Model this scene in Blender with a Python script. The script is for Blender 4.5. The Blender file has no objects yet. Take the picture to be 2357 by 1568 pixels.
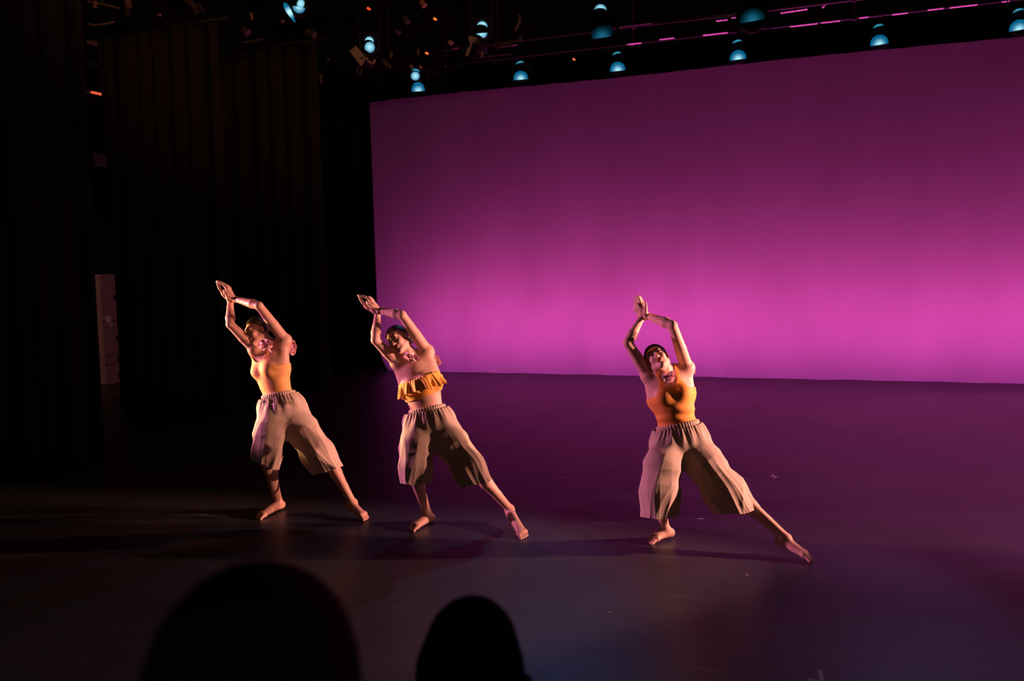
import bpy, bmesh, math, random
import numpy as np
from mathutils import Vector, Matrix
random.seed(7)
C = bpy.context.scene.collection
PI = math.pi

# ------------------------------------------------------------------ camera, world, lights, exposure
FPX, W, H = 2000.0, 2357, 1568
_y, _p, _r = map(math.radians, (20.5, 4.75, 1.4))
FW = np.array([-math.sin(_y)*math.cos(_p), math.cos(_y)*math.cos(_p), -math.sin(_p)])
_rt = np.array([math.cos(_y), math.sin(_y), 0.0]); _up = np.cross(_rt, FW)
RT = _rt*math.cos(_r) - _up*math.sin(_r)
UP = _up*math.cos(_r) + _rt*math.sin(_r)
CAM = np.array([0, 0, 1.88])
cd = bpy.data.cameras.new('camera'); cam = bpy.data.objects.new('camera', cd); C.objects.link(cam)
cam.matrix_world = Matrix(((RT[0], UP[0], -FW[0], CAM[0]), (RT[1], UP[1], -FW[1], CAM[1]),
                           (RT[2], UP[2], -FW[2], CAM[2]), (0, 0, 0, 1)))
cd.sensor_width = 36.0; cd.lens = FPX/W*36.0; cd.clip_start = 0.05; cd.clip_end = 200
cd.dof.use_dof = True; cd.dof.focus_distance = 6.1; cd.dof.aperture_fstop = 2.0
bpy.context.scene.camera = cam
sc = bpy.context.scene
sc.view_settings.view_transform = 'Standard'; sc.view_settings.look = 'None'
sc.view_settings.exposure = 0.0; sc.view_settings.gamma = 1.0; sc.view_settings.use_curve_mapping = False
sc.cycles.use_denoising = True
sc.cycles.max_bounces = 6

wd = bpy.data.worlds.new('dark_house'); sc.world = wd; wd.use_nodes = True
wd.node_tree.nodes['Background'].inputs[0].default_value = (1.0, 0.85, 0.82, 1)
wd.node_tree.nodes['Background'].inputs[1].default_value = 0.03

def spot(name, loc, target, watts, color, size_deg, blend=0.25, radius=0.05):
    l = bpy.data.lights.new(name, 'SPOT'); o = bpy.data.objects.new(name, l); C.objects.link(o)
    l.energy = watts; l.color = color; l.spot_size = math.radians(size_deg); l.spot_blend = blend
    l.shadow_soft_size = radius
    o.location = loc
    o.rotation_euler = (Vector(target)-Vector(loc)).to_track_quat('-Z', 'Y').to_euler()
    return o
def area(name, loc, target, watts, color, sx, sy, spread=180):
    l = bpy.data.lights.new(name, 'AREA'); o = bpy.data.objects.new(name, l); C.objects.link(o)
    l.energy = watts; l.color = color; l.shape = 'RECTANGLE'; l.size = sx; l.size_y = sy
    l.spread = math.radians(spread)
    o.location = loc
    o.rotation_euler = (Vector(target)-Vector(loc)).to_track_quat('-Z', 'Y').to_euler()
    return o
# side booms lighting the dancers
spot('boom_light_amber', (-9.3, 5.3, 1.25), (-3.0, 5.9, 1.30), 4200, (1.0, 0.60, 0.20), 18, 0.3)
spot('boom_light_magenta', (-8.2, 4.2, 2.0), (-2.4, 5.8, 1.2), 1600, (1.0, 0.30, 0.66), 23, 0.4)
spot('boom_light_peach', (2.5, 6.9, 1.35), (-0.7, 5.45, 1.02), 1600, (1.0, 0.44, 0.37), 38, 0.4)
spot('boom_light_peach_rear', (5.2, 8.7, 1.7), (-2.8, 5.9, 1.15), 3200, (1.0, 0.43, 0.34), 15, 0.35)
spot('floor_light_red', (-0.6, 1.9, 0.30), (-2.4, 5.8, 0.0), 3, (1.0, 0.10, 0.14), 70, 0.6)
# blue backlights in the rig, one per stage zone, their pools starting just behind the dancers
spot('back_light_blue', (-3.5, 10.6, 5.3), (-2.7, 3.6, 0.0), 115, (0.18, 0.42, 0.95), 30, 0.35, 0.08)
spot('back_light_blue', (1.0, 10.6, 5.3), (-0.9, 3.5, 0.0), 140, (0.40, 0.34, 0.78), 30, 0.35, 0.08)
spot('back_light_blue', (3.2, 10.6, 5.3), (0.9, 3.5, 0.0), 70, (0.62, 0.28, 0.60), 30, 0.35, 0.08)
# magenta washes over the upstage floor
spot('wash_light_magenta', (0.3, 12.5, 6.2), (0.5, 10.4, 0.0), 270, (0.95, 0.22, 0.66), 62, 0.25, 0.2)
spot('wash_light_magenta', (3.6, 12.5, 6.2), (3.2, 10.4, 0.0), 700, (0.95, 0.22, 0.62), 64, 0.25, 0.2)
# strip lights on the floor behind the backdrop cloth, shining up on it, then an added uplight
area('backdrop_strip_light', (1.0, 15.9, 0.55), (1.0, 14.7, 1.80), 225, (1.0, 0.085, 0.54), 16.6, 0.25)
area('backdrop_strip_light_violet', (0.6, 15.6, 0.2), (0.6, 14.6, 0.35), 24, (0.62, 0.10, 0.9), 17.5, 0.2)
area('rear_fill_light', (1.0, 16.3, 0.4), (1.0, 16.0, 6.0), 160, (1.0, 0.10, 0.60), 15, 0.2, 34)  # added fill, brightens the hardware above the backdrop
# dim warm spill from the front of house on curtains and on the rig
spot('house_spill', (2.5, -2.5, 4.4), (-8.5, 10.5, 4.4), 150, (1.0, 0.60, 0.46), 44, 1.0, 0.2)
spot('house_spill_rig', (0.5, 0.5, 3.4), (-6.8, 10.5, 6.9), 700, (1.0, 0.36, 0.15), 42, 0.8, 0.1)

# ------------------------------------------------------------------ pixel -> world helpers
def ray(px, py): return FW + RT*(px-W/2)/FPX + UP*(H/2-py)/FPX
def at(px, py, d): return CAM + ray(px, py)*d
def on_floor(px, py, z=0.0):
    r = ray(px, py); return CAM + r*((z-CAM[2])/r[2])
def on_y(px, py, Y):
    r = ray(px, py); return CAM + r*(Y/r[1])
def on_x(px, py, X):
    r = ray(px, py); return CAM + r*(X/r[0])

# ------------------------------------------------------------------ materials
def mat(name, color, rough=0.6, metal=0.0, spec=0.5, noise=None, bump=None, sheen=0.0, emit=None, strength=1.0, coat=0.0):
    m = bpy.data.materials.new(name); m.use_nodes = True
    nt = m.node_tree; b = nt.nodes['Principled BSDF']
    b.inputs['Base Color'].default_value = (*color, 1); b.inputs['Roughness'].default_value = rough
    b.inputs['Metallic'].default_value = metal; b.inputs['Specular IOR Level'].default_value = spec
    if sheen: b.inputs['Sheen Weight'].default_value = sheen
    if coat: b.inputs['Coat Weight'].default_value = coat
    if emit:
        b.inputs['Emission Color'].default_value = (*emit, 1); b.inputs['Emission Strength'].default_value = strength
    tc = nt.nodes.new('ShaderNodeTexCoord')
    if noise:
        sc_, amt = noise
        n = nt.nodes.new('ShaderNodeTexNoise'); n.inputs['Scale'].default_value = sc_; n.inputs['Detail'].default_value = 5
        nt.links.new(tc.outputs['Object'], n.inputs['Vector'])
        mx = nt.nodes.new('ShaderNodeMix'); mx.data_type = 'RGBA'
        mx.inputs[6].default_value = tuple(max(0, c*(1-amt)) for c in color)+(1,)
        mx.inputs[7].default_value = tuple(min(1, c*(1+amt)) for c in color)+(1,)
        nt.links.new(n.outputs['Fac'], mx.inputs[0]); nt.links.new(mx.outputs[2], b.inputs['Base Color'])
    if bump:
        sc_, st, dist = bump
        n = nt.nodes.new('ShaderNodeTexNoise'); n.inputs['Scale'].default_value = sc_; n.inputs['Detail'].default_value = 3
        nt.links.new(tc.outputs['Object'], n.inputs['Vector'])
        bp = nt.nodes.new('ShaderNodeBump'); bp.inputs['Strength'].default_value = st; bp.inputs['Distance'].default_value = dist
        nt.links.new(n.outputs['Fac'], bp.inputs['Height']); nt.links.new(bp.outputs[0], b.inputs['Normal'])
    return m

M = {}
M['skin'] = mat('skin', (0.72, 0.42, 0.31), 0.52, noise=(9, 0.08), bump=(120, .12, .002), spec=0.32)
M['skin_dark'] = mat('skin_tan', (0.60, 0.33, 0.22), 0.46, noise=(9, 0.08), spec=0.35)
M['lips'] = mat('lips', (0.42, 0.07, 0.06), 0.4)
M['hair'] = mat('hair', (0.018, 0.011, 0.008), 0.42, bump=(90, 0.5, 0.01))
M['lash'] = mat('lash', (0.02, 0.012, 0.01), 0.7)
M['orange'] = mat('orange_jersey', (0.88, 0.34, 0.045), 0.75, bump=(220, 0.05, 0.003), sheen=0.1)
M['mustard'] = mat('mustard_jersey', (0.90, 0.44, 0.06), 0.75, bump=(220, 0.05, 0.003), sheen=0.1)
M['nude'] = mat('tan_jersey', (0.85, 0.40, 0.12), 0.7, bump=(220, 0.05, 0.003))
M['linen'] = mat('beige_linen', (0.56, 0.43, 0.32), 0.9, noise=(60, 0.10), bump=(340, 0.22, 0.003))
M['flower'] = mat('pink_petals', (0.95, 0.56, 0.60), 0.7, noise=(40, 0.2))
M['black_band'] = mat('black_elastic', (0.015, 0.013, 0.013), 0.7)
M['velour'] = mat('black_velour', (0.034, 0.028, 0.026), 1.0, spec=0.1, noise=(1.6, 0.35), bump=(14, 0.3, 0.02))
M['border'] = mat('black_border', (0.008, 0.007, 0.007), 1.0, spec=0.05)
M['black_wall'] = mat('black_wall', (0.012, 0.010, 0.010), 0.9, spec=0.1, noise=(1.2, 0.3))
M['black_metal'] = mat('black_metal', (0.015, 0.013, 0.012), 0.5, spec=0.3, noise=(12, 0.4))
M['steel'] = mat('worn_steel_warm', (0.85, 0.52, 0.34), 0.45, 0.4, noise=(14, 0.3))  # base colour carries the orange of the warm light on the hardware
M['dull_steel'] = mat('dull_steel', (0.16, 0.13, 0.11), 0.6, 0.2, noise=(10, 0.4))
M['tan_plate'] = mat('tan_plate', (0.40, 0.30, 0.23), 0.7, noise=(30, 0.06))
M['tape'] = mat('white_tape', (0.90, 0.84, 0.88), 0.7, noise=(60, 0.1))
M['paper'] = mat('paper', (0.85, 0.78, 0.72), 0.8)
M['cabinet'] = mat('cabinet_paint', (0.36, 0.26, 0.22), 0.6, noise=(7, 0.25))
M['truss_white'] = mat('pale_paint', (0.85, 0.80, 0.82), 0.6, noise=(5, 0.2))
M['audience_hair'] = mat('audience_hair', (0.075, 0.035, 0.028), 0.9, spec=0.1, bump=(70, 0.6, 0.01))
M['audience_hair_black'] = mat('audience_hair_black', (0.004, 0.0035, 0.003), 1.0, spec=0.05, bump=(70, 0.6, 0.01))
M['dark_cloth'] = mat('dark_cloth', (0.006, 0.006, 0.007), 0.95, noise=(20, 0.2), spec=0.1)
M['riser'] = mat('riser_paint', (0.008, 0.008, 0.008), 0.8, noise=(5, 0.3))
M['petrol'] = mat('red_pilot', (0.5, 0.02, 0.01), 0.4, emit=(1.0, 0.05, 0.02), strength=1.6)
M['ember'] = mat('pilot_amber', (0.5, 0.1, 0.02), 0.4, emit=(1.0, 0.18, 0.05), strength=1.2)

def lens_mat(name, c0, c1, s0, s1, rad):
    """glowing gel: hot in the middle where the lamp stands behind it"""
    m = bpy.data.materials.new(name); m.use_nodes = True; nt = m.node_tree
    b = nt.nodes['Principled BSDF']; b.inputs['Base Color'].default_value = (0.02, 0.05, 0.08, 1)
    tc = nt.nodes.new('ShaderNodeTexCoord'); ln = nt.nodes.new('ShaderNodeVectorMath'); ln.operation = 'LENGTH'
    mp = nt.nodes.new('ShaderNodeMapRange'); mp.inputs[1].default_value = 0; mp.inputs[2].default_value = rad
    mp.interpolation_type = 'SMOOTHSTEP'
    nt.links.new(tc.outputs['Object'], ln.inputs[0]); nt.links.new(ln.outputs['Value'], mp.inputs[0])
    mx = nt.nodes.new('ShaderNodeMix'); mx.data_type = 'RGBA'
    mx.inputs[6].default_value = (*c0, 1); mx.inputs[7].default_value = (*c1, 1)
    nt.links.new(mp.outputs[0], mx.inputs[0]); nt.links.new(mx.outputs[2], b.inputs['Emission Color'])
    m2 = nt.nodes.new('ShaderNodeMapRange'); m2.inputs[3].default_value = s0; m2.inputs[4].default_value = s1
    nt.links.new(mp.outputs[0], m2.inputs[0]); nt.links.new(m2.outputs[0], b.inputs['Emission Strength'])
    return m
M['lens_cyan'] = lens_mat('lens_cyan', (0.42, 0.88, 1.0), (0.0, 0.26, 0.55), 1.1, 0.45, 0.105)
M['lens_blue'] = lens_mat('lens_blue', (0.02, 0.24, 0.42), (0.0, 0.12, 0.22), 0.55, 0.05, 0.15)
M['hot_glow'] = lens_mat('hot_glow', (0.5, 0.95, 1.0), (0.0, 0.30, 0.55), 1.3, 0.5, 0.10)
M['edge_glow'] = lens_mat('edge_glow', (0.05, 0.45, 0.70), (0.0, 0.16, 0.30), 0.8, 0.2, 0.12)

def floor_mat():
    m = bpy.data.materials.new('dance_floor_vinyl'); m.use_nodes = True; nt = m.node_tree; b = nt.nodes['Principled BSDF']
    tc = nt.nodes.new('ShaderNodeTexCoord')
    def mapped(scale, rot=0):
        mp = nt.nodes.new('ShaderNodeMapping'); mp.inputs['Scale'].default_value = scale; mp.inputs['Rotation'].default_value = (0, 0, rot)
        nt.links.new(tc.outputs['Object'], mp.inputs['Vector']); return mp
    n1 = nt.nodes.new('ShaderNodeTexNoise'); n1.inputs['Scale'].default_value = 1.1; n1.inputs['Detail'].default_value = 6
    nt.links.new(mapped((1, 1, 1)).outputs[0], n1.inputs['Vector'])
    r1 = nt.nodes.new('ShaderNodeValToRGB')
    r1.color_ramp.elements[0].position = 0.3; r1.color_ramp.elements[0].color = (0.024, 0.024, 0.026, 1)
    r1.color_ramp.elements[1].position = 0.75; r1.color_ramp.elements[1].color = (0.040, 0.040, 0.042, 1)
    nt.links.new(n1.outputs['Fac'], r1.inputs['Fac'])
    cur = r1.outputs['Color']
    # scuffs: thin bright lines from stretched noise in three directions
    for sc_, rot, lo in (((0.5, 7, 1), 0.2, 0.735), ((0.45, 5, 1), -0.5, 0.745), ((0.6, 6, 1), 1.1, 0.75)):
        n = nt.nodes.new('ShaderNodeTexNoise'); n.inputs['Scale'].default_value = 2.2; n.inputs['Detail'].default_value = 7
        n.inputs['Distortion'].default_value = 0.6
        nt.links.new(mapped(sc_, rot).outputs[0], n.inputs['Vector'])
        r = nt.nodes.new('ShaderNodeMapRange'); r.inputs[1].default_value = lo-0.06; r.inputs[2].default_value = lo+0.06
        nt.links.new(n.outputs['Fac'], r.inputs[0])
        mx = nt.nodes.new('ShaderNodeMix'); mx.data_type = 'RGBA'; mx.inputs[7].default_value = (0.16, 0.16, 0.17, 1)
        nt.links.new(r.outputs[0], mx.inputs[0]); nt.links.new(cur, mx.inputs[6]); cur = mx.outputs[2]
    nt.links.new(cur, b.inputs['Base Color'])
    n3 = nt.nodes.new('ShaderNodeTexNoise'); n3.inputs['Scale'].default_value = 3.0; n3.inputs['Detail'].default_value = 5
    nt.links.new(mapped((1, 2.5, 1), 0.3).outputs[0], n3.inputs['Vector'])
    rr = nt.nodes.new('ShaderNodeMapRange'); rr.inputs[3].default_value = 0.34; rr.inputs[4].default_value = 0.50
    nt.links.new(n3.outputs['Fac'], rr.inputs[0]); nt.links.new(rr.outputs[0], b.inputs['Roughness'])
    b.inputs['Specular IOR Level'].default_value = 0.42
    return m
M['floor'] = floor_mat()

def cyc_mat():
    m = bpy.data.materials.new('backdrop_cloth'); m.use_nodes = True; nt = m.node_tree
    out = nt.nodes['Material Output']; nt.nodes.remove(nt.nodes['Principled BSDF'])
    d = nt.nodes.new('ShaderNodeBsdfDiffuse'); t = nt.nodes.new('ShaderNodeBsdfTranslucent'); mx = nt.nodes.new('ShaderNodeMixShader')
    tc = nt.nodes.new('ShaderNodeTexCoord'); mp = nt.nodes.new('ShaderNodeMapping'); mp.inputs['Scale'].default_value = (1.0, 1.0, 0.35)
    n = nt.nodes.new('ShaderNodeTexNoise'); n.inputs['Scale'].default_value = 1.3; n.inputs['Detail'].default_value = 5
    nt.links.new(tc.outputs['Object'], mp.inputs[0]); nt.links.new(mp.outputs[0], n.inputs['Vector'])
    r = nt.nodes.new('ShaderNodeValToRGB')
    r.color_ramp.elements[0].position = 0.3; r.color_ramp.elements[0].color = (0.60, 0.58, 0.60, 1)
    r.color_ramp.elements[1].position = 0.7; r.color_ramp.elements[1].color = (0.70, 0.69, 0.70, 1)
    nt.links.new(n.outputs['Fac'], r.inputs[0])
    nt.links.new(r.outputs[0], t.inputs['Color']); d.inputs['Color'].default_value = (0.30, 0.29, 0.29, 1)
    mx.inputs[0].default_value = 0.7
    nt.links.new(d.outputs[0], mx.inputs[1]); nt.links.new(t.outputs[0], mx.inputs[2]); nt.links.new(mx.outputs[0], out.inputs['Surface'])
    return m
M['cyc'] = cyc_mat()

# ------------------------------------------------------------------ object helpers
def add_obj(name, me, m, parent=None):
    if me.materials: me.materials.clear()
    me.materials.append(m); me.name = name
    o = bpy.data.objects.new(name, me); C.objects.link(o)
    if parent is not None: o.parent = parent
    return o
def tag(o, label=None, cat=None, group=None, kind=None):
    if label: o['label'] = label
    if cat: o['category'] = cat
    if group: o['group'] = group
    if kind: o['kind'] = kind
    return o
def empty(name, loc, label, cat, group=None, rot=None):
    o = bpy.data.objects.new(name, None); C.objects.link(o); o.location = loc; o.empty_display_size = 0.1
    if rot: o.rotation_euler = rot
    return tag(o, label, cat, group)
def bm_mesh(bm, smooth=False):
    me = bpy.data.meshes.new('m'); bm.to_mesh(me); bm.free()
    if smooth: me.shade_smooth()
    return me
def np_mesh(v, f, smooth=True):
    me = bpy.data.meshes.new('m')
    f = np.asarray(f); n = f.shape[1]
    me.vertices.add(len(v)); me.vertices.foreach_set('co', np.asarray(v, np.float32).ravel())
    me.loops.add(f.size); me.loops.foreach_set('vertex_index', f.astype(np.int32).ravel())
    me.polygons.add(len(f)); me.polygons.foreach_set('loop_start', np.arange(0, f.size, n, dtype=np.int32))
    me.polygons.foreach_set('loop_total', np.full(len(f), n, np.int32))
    me.update(calc_edges=True); me.validate()
    if smooth: me.shade_smooth()
    return me
def bx(bm, c, s, R=None, bevel=0.0):
    g = bmesh.ops.create_cube(bm, size=1.0)['verts']
    bmesh.ops.scale(bm, vec=s, verts=g)
    if bevel:
        es = list({e for v in g for e in v.link_edges})
        r = bmesh.ops.bevel(bm, geom=es, offset=bevel, segments=2, affect='EDGES', profile=0.5)
        g = list({v for f in r['faces'] for v in f.verts} | {v for v in g if v.is_valid})
    if R is not None: bmesh.ops.rotate(bm, cent=(0, 0, 0), matrix=R, verts=g)
    bmesh.ops.translate(bm, vec=Vector(c), verts=g)
    return g
def cyl(bm, a, b, r1, r2=None, seg=12, caps=True):
    a, b = Vector(a), Vector(b); d = b-a
    g = bmesh.ops.create_cone(bm, cap_ends=caps, segments=seg, radius1=r1, radius2=r1 if r2 is None else r2, depth=d.length)['verts']
    bmesh.ops.rotate(bm, cent=(0, 0, 0), matrix=d.to_track_quat('Z', 'Y').to_matrix(), verts=g)
    bmesh.ops.translate(bm, vec=(a+b)/2, verts=g)
    return g
def box_obj(name, c, s, m, parent=None, R=None, bevel=0.0):
    bm = bmesh.new(); bx(bm, c, s, R, bevel); return add_obj(name, bm_mesh(bm), m, parent)
def lathe(bm, prof, seg=20):
    """profile of (radius, z) spun about Z"""
    rings = []
    for r, z in prof:
        rings.append([bm.verts.new((r*math.cos(2*PI*i/seg), r*math.sin(2*PI*i/seg), z)) for i in range(seg)])
    for a, b in zip(rings, rings[1:]):
        for i in range(seg): bm.faces.new((a[i], a[(i+1) % seg], b[(i+1) % seg], b[i]))
    return rings

# ------------------------------------------------------------------ the setting
YC = 14.58
def struct(o): return tag(o, kind='structure')
struct(box_obj('floor', (0, 4.5, -0.06), (26, 27, 0.12), M['floor']))
struct(box_obj('wall_left', (-12.6, 5.0, 4.0), (0.2, 26, 8.2), M['black_wall']))
struct(box_obj('wall_back', (0, 18.05, 4.0), (26, 0.2, 8.2), M['black_wall']))
struct(box_obj('ceiling', (0, 5.0, 8.1), (26, 26, 0.2), M['black_wall']))

# backdrop cloth with soft folds, weighted along the hem
def backdrop():
    x0, x1, zt = -8.17, 8.2, 5.3
    nx, nz = 260, 60
    v = []
    for j in range(nz+1):
        t = j/nz; z = t*zt+0.004
        for i in range(nx+1):
            s = i/nx; x = x0+(x1-x0)*s
            inx = 0.20*max(0, 1-z/0.55)**2*max(0, 1-(x-x0)/0.9)     # lower corner pulls inward
            w = max(0, 1-z/1.9)**1.5
            y = YC + 0.028*w*(math.sin(x*4.7+1.3*math.sin(x*1.1))+0.6*math.sin(x*9.1+z)) + 0.006*math.sin(x*2.3+z*0.6)
            v.append((x+inx, y, z))
    f = [(j*(nx+1)+i, j*(nx+1)+i+1, (j+1)*(nx+1)+i+1, (j+1)*(nx+1)+i) for j in range(nz) for i in range(nx)]
    root = empty('backdrop', (0, YC, 0), 'large white backdrop cloth lit magenta pink, hanging across the back of the stage', 'backdrop')
    o = add_obj('cloth', np_mesh(np.array(v)-np.array([0, YC, 0]), f), M['cyc'], root)
    bm = bmesh.new(); cyl(bm, (x0, 0, 5.32), (x1, 0, 5.32), 0.025)
    add_obj('top_pipe', bm_mesh(bm, True), M['dull_steel'], root)
backdrop()

def curtain(name, x0, x1, Y, zt, label, seed, fold=0.30, amp=0.085, hem=0.0, m='velour'):
    rnd = random.Random(seed)
    n = int(abs(x1-x0)/0.018)+8; nz = 26
    # fold phase advances unevenly
    ph = [0]; fr_ = 1.0
    for i in range(n): fr_ = rnd.uniform(.45, 1.6) if i % 9 == 0 else fr_; ph.append(ph[-1]+2*PI*(x1-x0)/n/fold*fr_)
    per = [rnd.uniform(0.55, 1.25) for _ in range(n+1)]
    for _ in range(4): per = [(per[max(0, i-1)]+per[i]+per[min(n, i+1)])/3 for i in range(n+1)]
    v = []
    for j in range(nz+1):
        t = j/nz; z = 0.012+hem+t*(zt-hem)
        for i in range(n+1):
            x = x0+(x1-x0)*i/n
            a = amp*per[i]*(0.55+0.45*(1-t))
            y = a*math.sin(ph[i]+0.5*math.sin(t*3+i*0.02)) + 0.02*math.sin(t*2.1+x)
            xx = x + 0.02*math.cos(ph[i])*(1-t) + 0.05*(1-t)**6*((x-x0)/(x1-x0)-0.5)
            v.append((xx, y, z))
    f = [(j*(n+1)+i, j*(n+1)+i+1, (j+1)*(n+1)+i+1, (j+1)*(n+1)+i) for j in range(nz) for i in range(n)]
    root = empty(name, ((x0+x1)/2, Y, 0), label, 'curtain')
    c = np.array([(x0+x1)/2, 0, 0])
    o = add_obj('drape', np_mesh(np.array(v)-c, f), M[m], root)
    md = o.modifiers.new('thick', 'SOLIDIFY'); md.thickness = 0.006
    bm = bmesh.new(); cyl(bm, (x0-c[0]-0.2, 0, zt+0.04), (x1-c[0]+0.2, 0, zt+0.04), 0.024)
    for i in range(int((x1-x0)/0.25)+1):
        xx = x0-c[0]+0.05+i*0.25
        cyl(bm, (xx, 0, zt-0.03), (xx, 0, zt+0.06), 0.006, seg=6)
    add_obj('pipe', bm_mesh(bm, True), M['black_metal'], root)
    return root
# stage-left legs from the front to the back
curtain('leg_curtain', -11.2, -6.93, 6.75, 5.6, 'black leg curtain nearest the audience, filling the left edge', 1)
zt2 = float(on_y(400, 66, 9.62)[2]); zt3 = float(on_y(650, 108, 12.2)[2])
curtain('leg_curtain', -9.62, -7.62, 9.62, zt2, 'black leg curtain behind the left dancer\'s raised hands, second from the front', 2)
curtain('leg_curtain', -10.4, -7.78, 12.2, zt3, 'black leg curtain with long folds, third from the front, left of the backdrop', 3, fold=0.36)
curtain('leg_curtain', -12.0, -8.28, 14.2, 5.6, 'plain black curtain beside the left edge of the backdrop', 4, m='border')
# border hiding the top of the backdrop
def border():
    Y = 13.7; zb = float(on_y(1500, 169, Y)[2])
    n, nz = 420, 6
    v = []
    for j in range(nz+1):
        for i in range(n+1):
            x = -9.6+19.6*i/n
            v.append((x, 0.012*math.sin(x*9+math.sin(x*3)), zb+0.36*j/nz+(0.010*math.sin(x*1.1+2) if j == 0 else 0)))
    f = [(j*(n+1)+i, j*(n+1)+i+1, (j+1)*(n+1)+i+1, (j+1)*(n+1)+i) for j in range(nz) for i in range(n)]
    root = empty('border_curtain', (0, Y, 0), 'low black border cloth running along the top edge of the backdrop', 'curtain')
    o = add_obj('drape', np_mesh(v, f), M['border'], root)
    md = o.modifiers.new('thick', 'SOLIDIFY'); md.thickness = 0.008
    bm = bmesh.new(); cyl(bm, (-9.7, 0, zb+0.39), (10.0, 0, zb+0.39), 0.025); add_obj('pipe', bm_mesh(bm, True), M['black_metal'], root)
border()

# seating risers under the audience and the camera
def riser(name, x, y, z0, sx, sy, label):
    root = empty(name, (x, y, 0), label, 'platform')
    bm = bmesh.new(); bx(bm, (0, 0, z0/2-0.02), (sx, sy, z0-0.04)); add_obj('base', bm_mesh(bm), M['riser'], root)
    bm = bmesh.new(); bx(bm, (0, 0, z0-0.02), (sx+0.02, sy+0.02, 0.04), bevel=0.008); add_obj('deck', bm_mesh(bm), M['riser'], root)
exec_later = []

# ------------------------------------------------------------------ implicit surfaces: figures are grown as ONE smooth skin
def frame(yaw=0, pitch=0, roll=0):
    y, p, r = map(math.radians, (yaw, pitch, roll))
    Ry = np.array([[math.cos(y), 0, math.sin(y)], [0, 1, 0], [-math.sin(y), 0, math.cos(y)]])
    Rx = np.array([[1, 0, 0], [0, math.cos(p), math.sin(p)], [0, -math.sin(p), math.cos(p)]])
    Rz = np.array([[math.cos(r), math.sin(r), 0], [-math.sin(r), math.cos(r), 0], [0, 0, 1]])
    V = Rz @ Rx @ Ry                       # columns: R, U, F in view axes
    B = np.stack([RT, UP, -FW], 1)
    return B @ V                           # 3x3, columns R, U, F in the world
def unit(v): v = np.asarray(v, float); return v/np.linalg.norm(v)

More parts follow.
